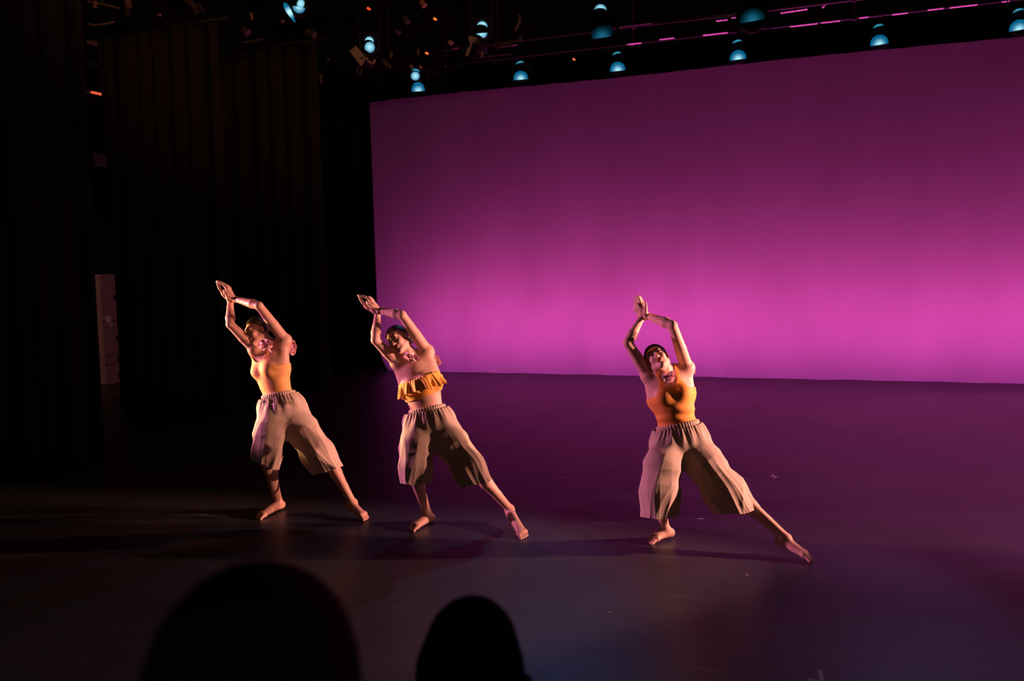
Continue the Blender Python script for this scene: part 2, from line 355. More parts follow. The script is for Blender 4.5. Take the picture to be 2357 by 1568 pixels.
class Field:
    def __init__(s, prims, vs, pad=0.03, slack=0.03, clipbox=None):
        lo = np.min([p['lo'] for p in prims if p['op'] > 0], 0)-pad; hi = np.max([p['hi'] for p in prims if p['op'] > 0], 0)+pad
        if clipbox is not None: lo = np.maximum(lo, clipbox[0]); hi = np.minimum(hi, clipbox[1])
        s.vs = vs; s.o = lo; s.n = np.ceil((hi-lo)/vs).astype(int)+1
        s.a = np.full(s.n, 1.0, np.float32)
        for p in prims: s.add(p, slack)
    def add(s, p, slack):
        k = p['k']; e = k+slack
        i0 = np.maximum(0, np.floor((p['lo']-e-s.o)/s.vs).astype(int)); i1 = np.minimum(s.n, np.ceil((p['hi']+e-s.o)/s.vs).astype(int)+1)
        if np.any(i1 <= i0): return
        X = (s.o[0]+s.vs*np.arange(i0[0], i1[0])).astype(np.float32)[:, None, None]
        Y = (s.o[1]+s.vs*np.arange(i0[1], i1[1])).astype(np.float32)[None, :, None]
        Z = (s.o[2]+s.vs*np.arange(i0[2], i1[2])).astype(np.float32)[None, None, :]
        d = p['f'](X, Y, Z)
        sl = tuple(slice(a, b) for a, b in zip(i0, i1)); cur = s.a[sl]
        if p['op'] > 0:
            h = np.maximum(k-np.abs(cur-d), 0)/max(k, 1e-6)
            s.a[sl] = np.minimum(cur, d)-h*h*k*0.25
        else:
            d = -d; h = np.maximum(k-np.abs(cur-d), 0)/max(k, 1e-6)
            s.a[sl] = np.maximum(cur, d)+h*h*k*0.25
    def disp(s, fn):
        X = (s.o[0]+s.vs*np.arange(s.n[0])).astype(np.float32)[:, None, None]
        Y = (s.o[1]+s.vs*np.arange(s.n[1])).astype(np.float32)[None, :, None]
        Z = (s.o[2]+s.vs*np.arange(s.n[2])).astype(np.float32)[None, None, :]
        m = np.abs(s.a) < 0.05
        ii = np.nonzero(m)
        P = np.stack([X[ii[0], 0, 0], Y[0, ii[1], 0], Z[0, 0, ii[2]]], 1)
        s.a[m] += fn(P)
        return s
    def mesh(s, iso=0.0):
        a = s.a-np.float32(iso); nx, ny, nz = a.shape; neg = a < 0
        c = neg[:-1, :-1, :-1]; cnt_any = c.copy(); cnt_all = c.copy()
        for dx in (0, 1):
            for dy in (0, 1):
                for dz in (0, 1):
                    q = neg[dx:nx-1+dx, dy:ny-1+dy, dz:nz-1+dz]; cnt_any |= q; cnt_all &= q
        act = cnt_any & ~cnt_all
        fl = np.flatnonzero(act); I, J, K = np.unravel_index(fl, act.shape)
        acc = np.zeros((len(fl), 3)); cnt = np.zeros(len(fl))
        cor = [(x, y, z) for x in (0, 1) for y in (0, 1) for z in (0, 1)]
        val = {q: a[I+q[0], J+q[1], K+q[2]].astype(float) for q in cor}
        for q in cor:
            for ax in range(3):
                if q[ax] == 0:
                    r = list(q); r[ax] = 1; r = tuple(r)
                    v0, v1 = val[q], val[r]; m = (v0 < 0) != (v1 < 0)
                    t = np.where(m, v0/np.where(m, v0-v1, 1), 0)
                    for b in range(3): acc[:, b] += np.where(m, q[b]+(t if b == ax else 0), 0)
                    cnt += m
        pts = (np.stack([I, J, K], 1)+acc/cnt[:, None])*s.vs+s.o
        def idx(i, j, k): return np.searchsorted(fl, np.ravel_multi_index((i, j, k), act.shape))
        F = []
        for ax in range(3):
            sl0 = [slice(1, -1)]*3; sl1 = [slice(1, -1)]*3; sl0[ax] = slice(0, -1); sl1[ax] = slice(1, None)
            n0 = neg[tuple(sl0)]; n1 = neg[tuple(sl1)]
            e = np.nonzero(n0 != n1); inside = n0[e]
            g = [e[b]+(0 if b == ax else 1) for b in range(3)]
            b1, b2 = (ax+1) % 3, (ax+2) % 3
            def q(o1, o2):
                w = [g[0].copy(), g[1].copy(), g[2].copy()]; w[b1] -= o1; w[b2] -= o2; return idx(*w)
            quad = np.stack([q(1, 1), q(0, 1), q(0, 0), q(1, 0)], 1)
            quad[~inside] = quad[~inside][:, ::-1]
            F.append(quad)
        return pts, np.concatenate(F)

def P_(lo, hi, f, k=0.02, op=1): return dict(lo=np.asarray(lo, float), hi=np.asarray(hi, float), f=f, k=k, op=op)
def cone(a, b, ra, rb, k=0.02, flat=None, s=1.0, op=1):
    """tapered limb from a to b; flat = axis squeezed by factor s"""
    a, b = np.asarray(a, float), np.asarray(b, float); ab = b-a; L2 = max(1e-9, float(ab@ab)); r = max(ra, rb)
    lo, hi = np.minimum(a, b)-r, np.maximum(a, b)+r
    fl = None if flat is None else unit(flat)
    def f(X, Y, Z):
        x, y, z = X-a[0], Y-a[1], Z-a[2]
        t = np.clip((x*ab[0]+y*ab[1]+z*ab[2])/L2, 0, 1).astype(np.float32)
        x = x-t*ab[0]; y = y-t*ab[1]; z = z-t*ab[2]
        q = x*x+y*y+z*z
        if fl is not None:
            w = x*fl[0]+y*fl[1]+z*fl[2]; q = q+w*w*(1/(s*s)-1)
            r_ = ra+t*(rb-ra); dd = np.sqrt(q); return ((dd-r_)*(0.5+0.5*s)).astype(np.float32)
        return (np.sqrt(q)-(ra+t*(rb-ra))).astype(np.float32)
    return P_(lo, hi, f, k, op)
def ell(c, Mx, r, k=0.02, op=1):
    """ellipsoid, radii along the frame's R, U, F"""
    c = np.asarray(c, float); Mx = np.asarray(Mx); r = np.asarray(r, float)
    ext = np.sqrt(((Mx*r)**2).sum(1))
    def f(X, Y, Z):
        x, y, z = X-c[0], Y-c[1], Z-c[2]; k0 = 0; k1 = 0
        for i in range(3):
            u = (x*Mx[0, i]+y*Mx[1, i]+z*Mx[2, i]); k0 = k0+(u/r[i])**2; k1 = k1+(u/r[i]**2)**2
        k0 = np.sqrt(k0); k1 = np.sqrt(k1)
        return (k0*(k0-1)/np.maximum(k1, 1e-6)).astype(np.float32)
    return P_(c-ext, c+ext, f, k, op)
def sph(c, r, k=0.02, op=1): return cone(c, np.asarray(c)+1e-4, r, r, k, op=op)
def chain(pts, rad, k=0.02, flat=None, s=1.0): return [cone(p, q, a, b, k, flat, s) for p, q, a, b in zip(pts, pts[1:], rad, rad[1:])]

def clip(v, f, g):
    """keep the part of a mesh where g < 0, cut cleanly along g = 0; f quads or triangles -> triangles"""
    f = np.asarray(f)
    if f.shape[1] == 4: f = np.concatenate([f[:, [0, 1, 2]], f[:, [0, 2, 3]]])
    ins = g[f] < 0; c = ins.sum(1)
    out = [f[c == 3]]; ed = {}; nv = list(); base = len(v)
    def cut(a, b):
        key = (a, b) if a < b else (b, a)
        if key not in ed:
            p, q = key; t = g[p]/(g[p]-g[q]); ed[key] = base+len(nv); nv.append(v[p]*(1-t)+v[q]*t)
        return ed[key]
    extra = []
    for tri, m in zip(f[(c == 1) | (c == 2)].tolist(), ins[(c == 1) | (c == 2)].tolist()):
        if sum(m) == 1:
            i = m.index(True); a, b, d = tri[i], tri[(i+1) % 3], tri[(i+2) % 3]; extra.append((a, cut(a, b), cut(a, d)))
        else:
            i = m.index(False); a, b, d = tri[i], tri[(i+1) % 3], tri[(i+2) % 3]
            p, q = cut(a, b), cut(a, d); extra.append((p, b, d)); extra.append((p, d, q))
    if extra: out.append(np.array(extra))
    f2 = np.concatenate(out); v2 = np.concatenate([v, np.array(nv)]) if nv else v
    used = np.unique(f2); rm = np.full(len(v2), -1); rm[used] = np.arange(len(used))
    return v2[used], rm[f2]

def sd(t, a, b): t = np.clip((t-a)/(b-a), 0, 1); return t*t*(3-2*t)

# ------------------------------------------------------------------ anatomy
def loc(Mx, c, x, f, u): return np.asarray(c)+Mx[:, 0]*x+Mx[:, 2]*f+Mx[:, 1]*u
HS = 0.94
def head_prims(c, Mx, skull_only=False):
    L = lambda x, f, u: loc(Mx, c, x*HS, f*HS, u*HS)
    def ell(c_, m_, r_, k=.02, op=1): return globals()['ell'](c_, m_, [q*HS for q in r_], k, op)
    def sph(c_, r_, k=.02, op=1): return globals()['sph'](c_, r_*HS, k, op)
    def cone(a_, b_, ra, rb, k=.02): return globals()['cone'](a_, b_, ra*HS, rb*HS, k)
    P = [ell(L(0, -.014, .030), Mx, (.073, .080, .092), .01), ell(L(0, .030, -.030), Mx, (.057, .074, .054), .02)]
    if skull_only: return P
    for s in (-1, 1):
        P += [cone(L(.046*s, .005, -.050), L(.012*s, .070, -.090), .020, .016, .022),
              sph(L(.034*s, .058, -.022), .024, .02)]
    P += [sph(L(0, .072, -.092), .016, .018)]
    P += [cone(L(-.030, .070, .034), L(.030, .070, .034), .015, .015, .016)]
    for s in (-1, 1):
        P += [sph(L(.030*s, .098, .010), .013, .012, op=-1)]
        P += [sph(L(.029*s, .073, .009), .0130, .003)]
    P += [cone(L(0, .082, .018), L(0, .101, -.022), .0070, .0105, .008)]
    for s in (-1, 1): P += [sph(L(.011*s, .092, -.028), .0075, .006)]
    P += [ell(L(0, .083, -.050), Mx, (.023, .0065, .012), .006), ell(L(0, .082, -.060), Mx, (.019, .007, .012), .006)]
    for s in (-1, 1):
        P += [ell(L(.076*s, -.008, -.008), Mx @ np.array([[math.cos(.35*s), 0, math.sin(.35*s)], [0, 1, 0], [-math.sin(.35*s), 0, math.cos(.35*s)]]), (.007, .031, .019), .006),
              ell(L(.082*s, -.002, -.008), Mx, (.006, .017, .009), .004, op=-1)]
    return P

def hand_prims(W_, K, T, S, side=1, width=.036, curl=0.12, thumb=True, k=.006):
    """wrist, knuckle line centre, fingertip; S points across the palm towards the index finger; palm normal is S x D"""
    W_, K, T, S = map(lambda q: np.asarray(q, float), (W_, K, T, S))
    D = unit(K-W_); S = unit(S-D*(S@D)); N = np.cross(S, D)*side
    P = [cone(W_, K-D*.012, .024, .034, .02, N, .48),
         cone(K-D*.02+S*.020, K-S*.022-D*.018, .014, .013, .012)]
    FD = T-K; Lf = np.linalg.norm(FD)
    for o, l, r in ((.027, .90, .0082), (.009, 1.0, .0085), (-.009, .95, .0082), (-.026, .76, .0072)):
        b = K+S*o-D*abs(o)*.25
        tip = K+S*o*.75+FD*l
        mid = (b+tip)/2-N*curl*Lf*.5+(tip-b)*-.03; m2 = b+(tip-b)*.74-N*curl*Lf*.32
        P += [cone(b-D*.012, mid, r*1.08, r, k), cone(mid, m2, r, r*.93, .003), cone(m2, tip, r*.93, r*.80, .003)]
    if thumb:
        b = W_+D*.022+S*.020+N*.006; m = W_+D*.052+S*.040+N*.020; m2 = W_+D*.076+S*.042+N*.026; t = W_+D*.098+S*.036+N*.026
        P += [cone(b, m, .016, .0125, .012), cone(m, m2, .0115, .0100, .004), cone(m2, t, .0100, .0078, .003)]
    return P

def foot_prims(A, toe, up, heel=None, width=.040, big=1, spread=1.0):
    """ankle, tip of the toes, dorsal direction; big = side of the big toe (+1 / -1 along up x dir)"""
    A, toe = np.asarray(A, float), np.asarray(toe, float)
    D = unit(toe-A); U = np.asarray(up, float); U = unit(U-D*(U@D)); S = np.cross(U, D)*big
    L = np.linalg.norm(toe-A)
    he = A-U*.046-D*.026 if heel is None else np.asarray(heel, float)
    ball = toe-D*.058
    P = [sph(he, .026, .015), cone(A, he, .028, .025, .02), cone(A-U*.012+D*.01, ball+U*.002, .029, .018, .02, S, 1.18),
         cone(he, ball+S*.018, .024, .017, .02), cone(he, ball-S*.022-D*.012, .022, .014, .02),
         cone(ball+S*.026, ball-S*.026-D*.016, .019, .015, .015)]
    for i, (o, l, r) in enumerate(((.030, 1.0, .0118), (.012, .99, .0082), (-.003, .88, .0076), (-.016, .74, .0072), (-.029, .58, .0070))):
        b = ball+S*o*.9-D*(.004 if o > 0 else .014)
        t = ball+S*o*spread+D*.056*l-U*.004
        P += [cone(b, (b+t)/2+U*.003, r*1.08, r, .006), cone((b+t)/2+U*.003, t, r, r*.92, .003)]
    return P

def leg_prims(hip, knee, ank, F):
    """F: which way the kneecap looks"""
    hip, knee, ank = map(lambda q: np.asarray(q, float), (hip, knee, ank)); F = unit(F)
    m = hip+(knee-hip)*.5; th = unit(knee-hip); sh = unit(ank-knee)
    c1 = knee+(ank-knee)*.28-F*.020; c2 = knee+(ank-knee)*.62-F*.008
    S = np.cross(F, sh)
    return [cone(hip, m, .082, .068, .03), cone(m, knee, .068, .047, .01), sph(knee+F*.010, .041, .02),
            cone(knee, c1, .044, .049, .012), cone(c1, c2, .049, .035, .01), cone(c2, ank, .035, .028, .01),
            cone(knee+(ank-knee)*.1+F*.010, ank+F*.006, .028, .021, .015),
            cone(c2-F*.01, ank-F*.018, .024, .016, .02), sph(ank+S*.022, .017, .012), sph(ank-S*.022-sh*.01, .017, .012)]
def arm_prims(S, E, Wr, F=None):
    S, E, Wr = map(lambda q: np.asarray(q, float), (S, E, Wr))
    u = S+(E-S)*.45; f1 = E+(Wr-E)*.28
    return [sph(S, .046, .035), cone(S, u, .043, .040, .008), cone(u, E, .040, .031, .006),
            cone(E, f1, .031, .036, .010), cone(f1, E+(Wr-E)*.75, .036, .025, .006), cone(E+(Wr-E)*.75, Wr, .025, .0215, .006)]

def torso_prims(d, girdle=True):
    Hc, Cc, N, Mp, Mc = d['hips'], d['chest'], d['neck'], d['Mp'], d['Mc']
    Wc = Hc*.46+Cc*.54; Mw = Mc
    P = [ell(loc(Mp, Hc, 0, -.004, .005), Mp, (.158, .098, .110), .03),
         ell(Wc, Mw, (.121, .135, .086), .06), ell(Cc, Mc, (.134, .158, .100), .06)]
    for s in (-1, 1):
        P += [sph(loc(Mp, Hc, .07*s, -.055, -.045), .078, .05)]
        b = d.get('bust', .048)
        P += [ell(loc(Mc, Cc, .064*s, .066, .012), Mc, (.056, .054, b), .035)]
        P += [cone(loc(Mc, Cc, .105*s, -.02, .0), d['SL' if s < 0 else 'SR']*.75+loc(Mc, Cc, .10*s, 0, .1)*.25, .060, .042, .05)]
    if girdle:
        P += [cone(N*.6+Cc*.4, d['SL'], .062, .044, .04), cone(N*.6+Cc*.4, d['SR'], .062, .044, .04)]
        P += [ell(N*.62+Cc*.38, Mc, (.105, .07, .065), .05)]
        P += [cone(loc(Mc, N, -.02, -.01, -.03), loc(Mc, N, .02, -.01, -.03), .058, .058, .04)]
    return P
def neck_prims(d):
    hb = loc(d['Mh'], d['head'], 0, -.022, -.045)
    N = d['neck']; P = [cone(N, hb, .052, .050, .03)]
    for s, S in ((-1, d['SL']), (1, d['SR'])):
        P += [cone(N*.55+hb*.45, S*.62+N*.38, .036, .034, .05)]
        # neck tendons down to the breastbone
        P += [cone(loc(d['Mh'], d['head'], .045*s, .0, -.055), loc(d['Mc'], N, .012*s, .040, -.035), .015, .011, .02)]
        P += [cone(loc(d['Mc'], N, .012*s, .052, -.050), S*.7+loc(d['Mc'], N, .05*s, .04, -.04)*.3, .010, .011, .02)]
    return P

def build_dancer(d):
    vs = 0.0042
    Mh, Mc, Mp, hc = d['Mh'], d['Mc'], d['Mp'], d['head']
    org = np.array([d['hips'][0], d['hips'][1], 0.0])
    root = empty('person', org, d['label'], 'person', d.get('group'))
    T = torso_prims(d); NK = neck_prims(d)
    P = list(T)+NK
    for (h, k, a, t, F, up, heel, big) in d['legs']:
        P += leg_prims(h, k, a, F)+foot_prims(a, t, up, heel, big=big)
    P += arm_prims(d['SL'], d['EL'], d['WL'])+arm_prims(d['SR'], d['ER'], d['WR'])
    P += head_prims(hc, Mh)
    for hnd in d['hands']: P += hand_prims(*hnd[:4], **hnd[4])
    v, f = Field(P, vs).mesh()
    lift = -v[:, 2].min()+0.001 if v[:, 2].min() < 0.0 else 0.0
    body = add_obj('body', np_mesh(v-org, f), d['skin'], root)
    def part(name, vv, ff, m, parent=root, solid=0.0, label=None):
        o = add_obj(name, np_mesh(vv-org, ff), m, parent)
        if label: o['label'] = label
        if solid:
            md = o.modifiers.new('thick', 'SOLIDIFY'); md.thickness = solid; md.offset = 1
        return o
    # head pieces from a finer field
    HF = Field(head_prims(hc, Mh), 0.0022, pad=.02)
    def local(v): q = (v-hc)/HS; return q@Mh[:, 0], q@Mh[:, 2], q@Mh[:, 1]
    v, f = HF.mesh(0.0016)
    x, fr, u = local(v)
    face = fr > .03
    gl = np.where(face, ((x/.023)**2+((u+.0555)/.0095)**2-1)*.008, 1.0); gl = np.maximum(gl, .072-fr)
    part('lips', *clip(v, f, gl), M['lips'])
    for s in (-1, 1):
        ax = np.abs(x); sx = x*s
        bu = .030+.004*np.cos((sx-.03)/.02*1.3)+(-.0)
        gb = np.maximum(np.abs(u-bu-.001)-.0036*np.clip(1.25-(sx-.012)/.05, .4, 1), np.abs(sx-.031)-.021)
        part('eyebrow', *clip(v, f, np.where(face, gb, 1.0)), M['lash'])
        ge = (((sx-.030)/.0150)**2+((u-.0095)/.0042)**2-1)*.004
        part('eye', *clip(v, f, np.where(face, ge, 1.0)), M['lash'])
    # hair: cap over the skull, cut along the hairline, and a bun
    SK = head_prims(hc, Mh, True)
    bun = loc(Mh, hc, *d.get('bun', (0, -.125, .035)))
    hp = SK+[ell(bun, Mh, (.042, .042, .030), .012)]
    v, f = Field(hp, 0.0030, pad=.03).mesh(0.0085)
    x, fr, u = local(v)
    line = np.interp(fr, [-.12, -.085, -.045, -.012, .004, .022, .050, .085], [-.080, -.070, -.050, -.004, .022, .046, .072, .085])
    g = line-u+.02*np.clip(np.abs(x)-.055, 0, 1)*(fr > .02)-.012*np.exp(-(x/.02)**2)*0
    part('hair', *clip(v, f, g), M['hair'], solid=0)
    d['part'] = part; d['root'] = root; d['org'] = org; d['T'] = T; d['NK'] = NK
    return root

def top_mesh(d, gfun, iso=0.006, extra=()):
    """close fitting jersey: the torso alone, slightly inflated, cut where gfun(x, f, u) > 0 in the chest frame"""
    F_ = Field(torso_prims(d)+list(extra), 0.0042, pad=.03)
    Cc, Mc = d['chest'], d['Mc']
    if 'wr' in d:
        F_.disp(lambda p: d['wr'](((p-Cc)@Mc[:, 0]), ((p-Cc)@Mc[:, 2]), ((p-Cc)@Mc[:, 1])).astype(np.float32))
    v, f = F_.mesh(iso)
    q = v-Cc
    g = gfun(q@Mc[:, 0], q@Mc[:, 2], q@Mc[:, 1], v)
    return clip(v, f, g)

def waistband(d, c, Mx, rx, rf, h=.032, n=44, name='waistband'):
    N, Z = 360, 6; v = []; f = []
    for j in range(Z+1):
        t = j/Z
        for i in range(N):
            a = 2*PI*i/N; g = .0019*math.sin(a*n+.8*math.sin(a*5))*(1.0 if 0 < j < Z else .6)
            b = .005*math.sin(t*PI)
            v.append(loc(Mx, c, (rx+g+b)*math.cos(a), (rf+g+b)*math.sin(a), (t-.5)*h))
    for j in range(Z):
        for i in range(N): f.append((j*N+i, j*N+(i+1) % N, (j+1)*N+(i+1) % N, (j+1)*N+i))
    return d['part'](name, np.array(v), np.array(f), M['linen'], solid=.004)

def pants(d, spec, waist_c, wr, seed):
    """spec per leg: list of (point, radius), hem point, hem normal; cut at the waist plane"""
    Mp = d['Mp']; P = [ell(loc(Mp, d['hips'], 0, -.005, -.02), Mp, (.158, .118, .112), .03)]
    for s in (-1, 1): P += [sph(loc(Mp, d['hips'], .07*s, -.058, -.045), .088, .05)]
    P += [cone(waist_c, loc(Mp, waist_c, 0, 0, -.06), wr[0]-.004, wr[0]+.015, .03, Mp[:, 2], wr[1]/wr[0])]
    for L in spec:
        pts = [q[0] for q in L['pts']]; rad = [q[1] for q in L['pts']]
        P += [dict(c_, k=(.10 if n_ == 0 else .05)) for n_, c_ in enumerate(chain(pts, rad, .05, -FW, L.get('flat', .8)))]
    F_ = Field(P, 0.0046, pad=.06, slack=.05)
    rnd = random.Random(seed)
    legs = []
    for L in spec:
        a = L['pts'][0][0]; b = L['pts'][-1][0]; ax = unit(b-a); S = unit(np.cross(ax, FW)); D2 = np.cross(ax, S)
        legs.append((a, b, ax, S, D2, [(n_, rnd.uniform(0, 6), rnd.uniform(-2.2, 2.2)) for n_ in (1, 2, 4, 7)]))
    mid = (spec[0]['pts'][-1][0]+spec[1]['pts'][-1][0])/2
    latd = unit(spec[1]['pts'][-1][0]-spec[0]['pts'][-1][0])
    def dist_axis(p, L):
        a, b = L[0], L[1]; ab = b-a; t = np.clip(((p-a)@ab)/(ab@ab), 0, 1); return np.linalg.norm(p-a-t[:, None]*ab, axis=1)
    def fn(p):
        out = np.zeros(len(p)); d0, d1 = dist_axis(p, legs[0]), dist_axis(p, legs[1])
        w1 = sd(d0-d1, -.09, .09)
        q = p-waist_c; th = np.arctan2(q@Mp[:, 2], q@Mp[:, 0]); dw = -(q@Mp[:, 1])
        for i, L in enumerate(legs):
            r = p-L[0]; t = (r@L[2])/np.linalg.norm(L[1]-L[0]); an = np.arctan2(r@L[4], r@L[3])
            s_ = 0
            for (n_, ph, tw), am in zip(L[5], (.0080, .0110, .0060, .0022)):
                w_ = np.sin(n_*an+ph+tw*t*2+.7*np.sin(3*t+ph)); s_ = s_+am*(1-2*np.sqrt(np.abs(w_)+.02))*-.9
            s_ = s_*sd(t, 0, .9)
            # drag creases running across the thigh
            s_ = s_+.0050*(np.abs(np.sin((r@L[2])*30+1.6*an+1.2*np.sin(an*2)+i))-.5)*np.exp(-((t-.35)/.25)**2)
            out += s_*((w1) if i == 1 else (1-w1))
        gather = .0036*np.sin(th*38+.8*np.sin(th*5))*np.exp(-(np.clip(dw, 0, 1)/.055)**2)+.004*np.sin(th*13+2)*np.exp(-((dw-.06)/.06)**2)
        return (out+gather).astype(np.float32)
    F_.disp(fn)
    v, f = F_.mesh()
    gs = []
    d0, d1 = dist_axis(v, legs[0]), dist_axis(v, legs[1])
    for i, L in enumerate(spec):
        hp, hn = L['hem']; hn = unit(hn)
        side = (d1-d0) if i == 0 else (d0-d1)
        ripple = .004*np.sin((v@legs[i][3])*45)
        gs.append(np.minimum((v-hp)@hn+ripple, side))
    g = np.maximum(gs[0], gs[1]); g = np.maximum(g, (v-waist_c)@Mp[:, 1])
    v, f = clip(v, f, g)
    return d['part']('trousers', v, f, M['linen'], solid=.0028)

_fl = {}
def flower_mesh(seed):
    if seed in _fl: return _fl[seed]
    rnd = random.Random(seed); v = []; f = []
    for ring, (n, r, tilt) in enumerate(((7, .024, .30), (6, .019, .75), (5, .013, 1.15))):
        for i in range(n):
            a = 2*PI*i/n+ring*.5+rnd.uniform(-.15, .15); b = len(v)
            for jj, (rr, w) in enumerate(((.12, .30), (.6, .52), (1.0, .46))):
                for kk in (-1, 0, 1):
                    ang = a+kk*w; h = math.sin(tilt)*rr*r+.0022*abs(kk)*rr+rnd.uniform(-.0012, .0012)+(.002*math.sin(kk*3+i) if jj == 2 else 0)
                    v.append((math.cos(ang)*rr*r*math.cos(tilt), math.sin(ang)*rr*r*math.cos(tilt), h))
            for jj in range(2):
                for kk in range(2): f.append((b+jj*3+kk, b+jj*3+kk+1, b+jj*3+kk+4, b+jj*3+kk+3))
    _fl[seed] = np_mesh(np.array(v), np.array(f)); _fl[seed].materials.append(M['flower']); return _fl[seed]
def garland(d, path, n, seed, spread=.014):
    """string of pink fabric flowers along a path"""
    rnd = random.Random(seed); path = [np.asarray(p) for p in path]; org = d['org']
    bm = bmesh.new()
    for p, q in zip(path, path[1:]): cyl(bm, p-org, q-org, .0016, seg=6)
    g = add_obj('garland', bm_mesh(bm, True), M['flower'], d['root']); g['label'] = 'garland of pink fabric flowers'
    seg = [np.linalg.norm(q-p) for p, q in zip(path, path[1:])]; tot = sum(seg)
    for i in range(n):
        s = tot*(i+.5)/n; j = 0
        while s > seg[j] and j < len(seg)-1: s -= seg[j]; j += 1
        p = path[j]+(path[j+1]-path[j])*min(1, s/seg[j])+np.array([rnd.gauss(0, spread) for _ in range(3)])
        o = bpy.data.objects.new('flower', flower_mesh(rnd.randint(0, 3))); C.objects.link(o); o.parent = g
        o.location = p-org; o.scale = [rnd.uniform(.85, 1.25)]*3
        nrm = Vector(-FW*1.0+np.array([rnd.uniform(-1, 1) for _ in range(3)]))
        o.rotation_euler = nrm.to_track_quat('Z', 'Y').to_euler()
    return g

def foot_from(a, toe, z_ank, z_toe):
    """ankle and toe pixels put on the floor plane: returns world points at the given heights"""
    return on_floor(*a, z=z_ank), on_floor(*toe, z=z_toe)
UPW = np.array([0, 0, 1.0])

# ------------------------------------------------------------------ right dancer: orange tank top
def px_chain(L): return [(at(x, y, dd), r) for x, y, dd, r in L]
a1 = on_floor(1532, 1218, .075); t1 = on_floor(1493, 1249, .012)
a2 = on_floor(1810, 1240, .11); t2 = on_floor(1871, 1291, .012)
dA = float((a1-CAM)@FW); dB = float((a2-CAM)@FW)
D3 = dict(label='rightmost dancer in a plain orange tank top, close-cropped dark hair, arms arched overhead', skin=M['skin'],
    hips=at(1563, 1003, 5.93), chest=at(1546, 912, 5.93), neck=at(1530, 864, 5.93), head=at(1513, 826, 5.89),
    Mp=frame(0, 0, -10), Mc=frame(0, 4, -14), Mh=frame(-4, 30, -27),
    SL=at(1491, 862, 5.94), EL=at(1445, 789, 5.86), WL=at(1477, 731, 5.97),
    SR=at(1581, 846, 5.94), ER=at(1548, 749, 5.80), WR=at(1489, 726, 5.95), bun=(0, -.105, -.03))
# short cropped hair: no bun, tuck it inside the skull
D3['bun'] = (0, -.055, .02)
D3['hands'] = [(at(1477, 731, 5.97), at(1466, 704, 5.97), at(1464, 683, 5.97), RT*.75-FW*.8, dict(side=1, curl=.10)),
               (at(1487, 728, 5.95), at(1482, 702, 5.94), at(1471, 681, 5.95), RT*-.45-FW*.9, dict(side=-1, curl=.10))]
k1 = at(1501, 1112, 5.76); k2 = at(1697, 1134, 5.80)
D3['legs'] = [(at(1534, 1016, 5.94), k1, a1, t1, -FW+RT*-.5, UPW, None, 1),
              (at(1596, 1016, 5.93), k2, a2, t2, UPW*.6-FW*.7+RT*.3, UPW+RT*.6-FW*.4, None, -1)]
D3['wr'] = lambda x, f, u: .0035*np.sin((u+.16*x)*88+1.2*np.sin(x*19))*sd(-u, .03, .12)*(f > 0)
build_dancer(D3)
def tank(x, f, u, v):
    # scooped neck, straps, cut away armholes
    front = f > -.02
    neck = .066+.075*(np.abs(x)/.062)**3.2
    arm = np.where(np.abs(x) > .085, .085-.9*(np.abs(x)-.085), .105-(np.abs(x)-.085)*1.8)
    lim = np.where(np.abs(x) < .086, neck, arm)
    side = .022+.098*np.clip((.138-np.abs(x))/.068, 0, 1)**2; lim = np.minimum(np.where(front, neck, .10), np.where(np.abs(x) > .070, side, 1))
    return u-lim
D3['part']('tank_top', *top_mesh(D3, tank), M['orange'], solid=.001)
def straps(d, m, x0, x1, u0, w=.006, iso=.0050, umax=.3):
    """narrow straps lying on the skin, from the bodice over the shoulders"""
    v, f = Field(torso_prims(d)+neck_prims(d), .0036, pad=.02).mesh(iso)
    q = v-d['chest']; Mc = d['Mc']; x, fr, u = q@Mc[:, 0], q@Mc[:, 2], q@Mc[:, 1]
    for s_ in (-1, 1):
        xc = x0+(x1-x0)*np.clip((u-u0)/.09, 0, 1)
        g = np.maximum(np.abs(x*s_-xc)-w, u0-u); g = np.maximum(np.maximum(g, np.where(u < .15, (0. if umax < .2 else -.09)-fr, -.03-fr)), u-umax)
        d['part']('strap', *clip(v, f, g), m, solid=.0008)
straps(D3, M['orange'], .066, .070, .100, .009)
waistband(D3, at(1560, 979, 5.92), frame(0, 4, -11), .142, .114)
pants(D3, [dict(pts=px_chain([(1540, 1010, 5.92, .100), (1524, 1075, 5.80, .120), (1517, 1135, 5.77, .134), (1516, 1215, 5.77, .138)]), hem=(at(1514, 1186, 5.8), -UP+RT*.02)),
           dict(pts=px_chain([(1588, 1010, 5.91, .096), (1625, 1070, 5.84, .122), (1672, 1138, 5.77, .136), (1706, 1190, 5.74, .144)]), hem=(at(1710, 1174, 5.75), -UP+RT*.12), flat=.72)],
      at(1562, 982, 5.915), (.141, .115), 3)
garland(D3, [at(1536, 872, 5.815), at(1548, 862, 5.82)], 14, 5, .010)
garland(D3, [at(1585, 846, 6.05), at(1594, 853, 6.05)], 7, 6, .007)

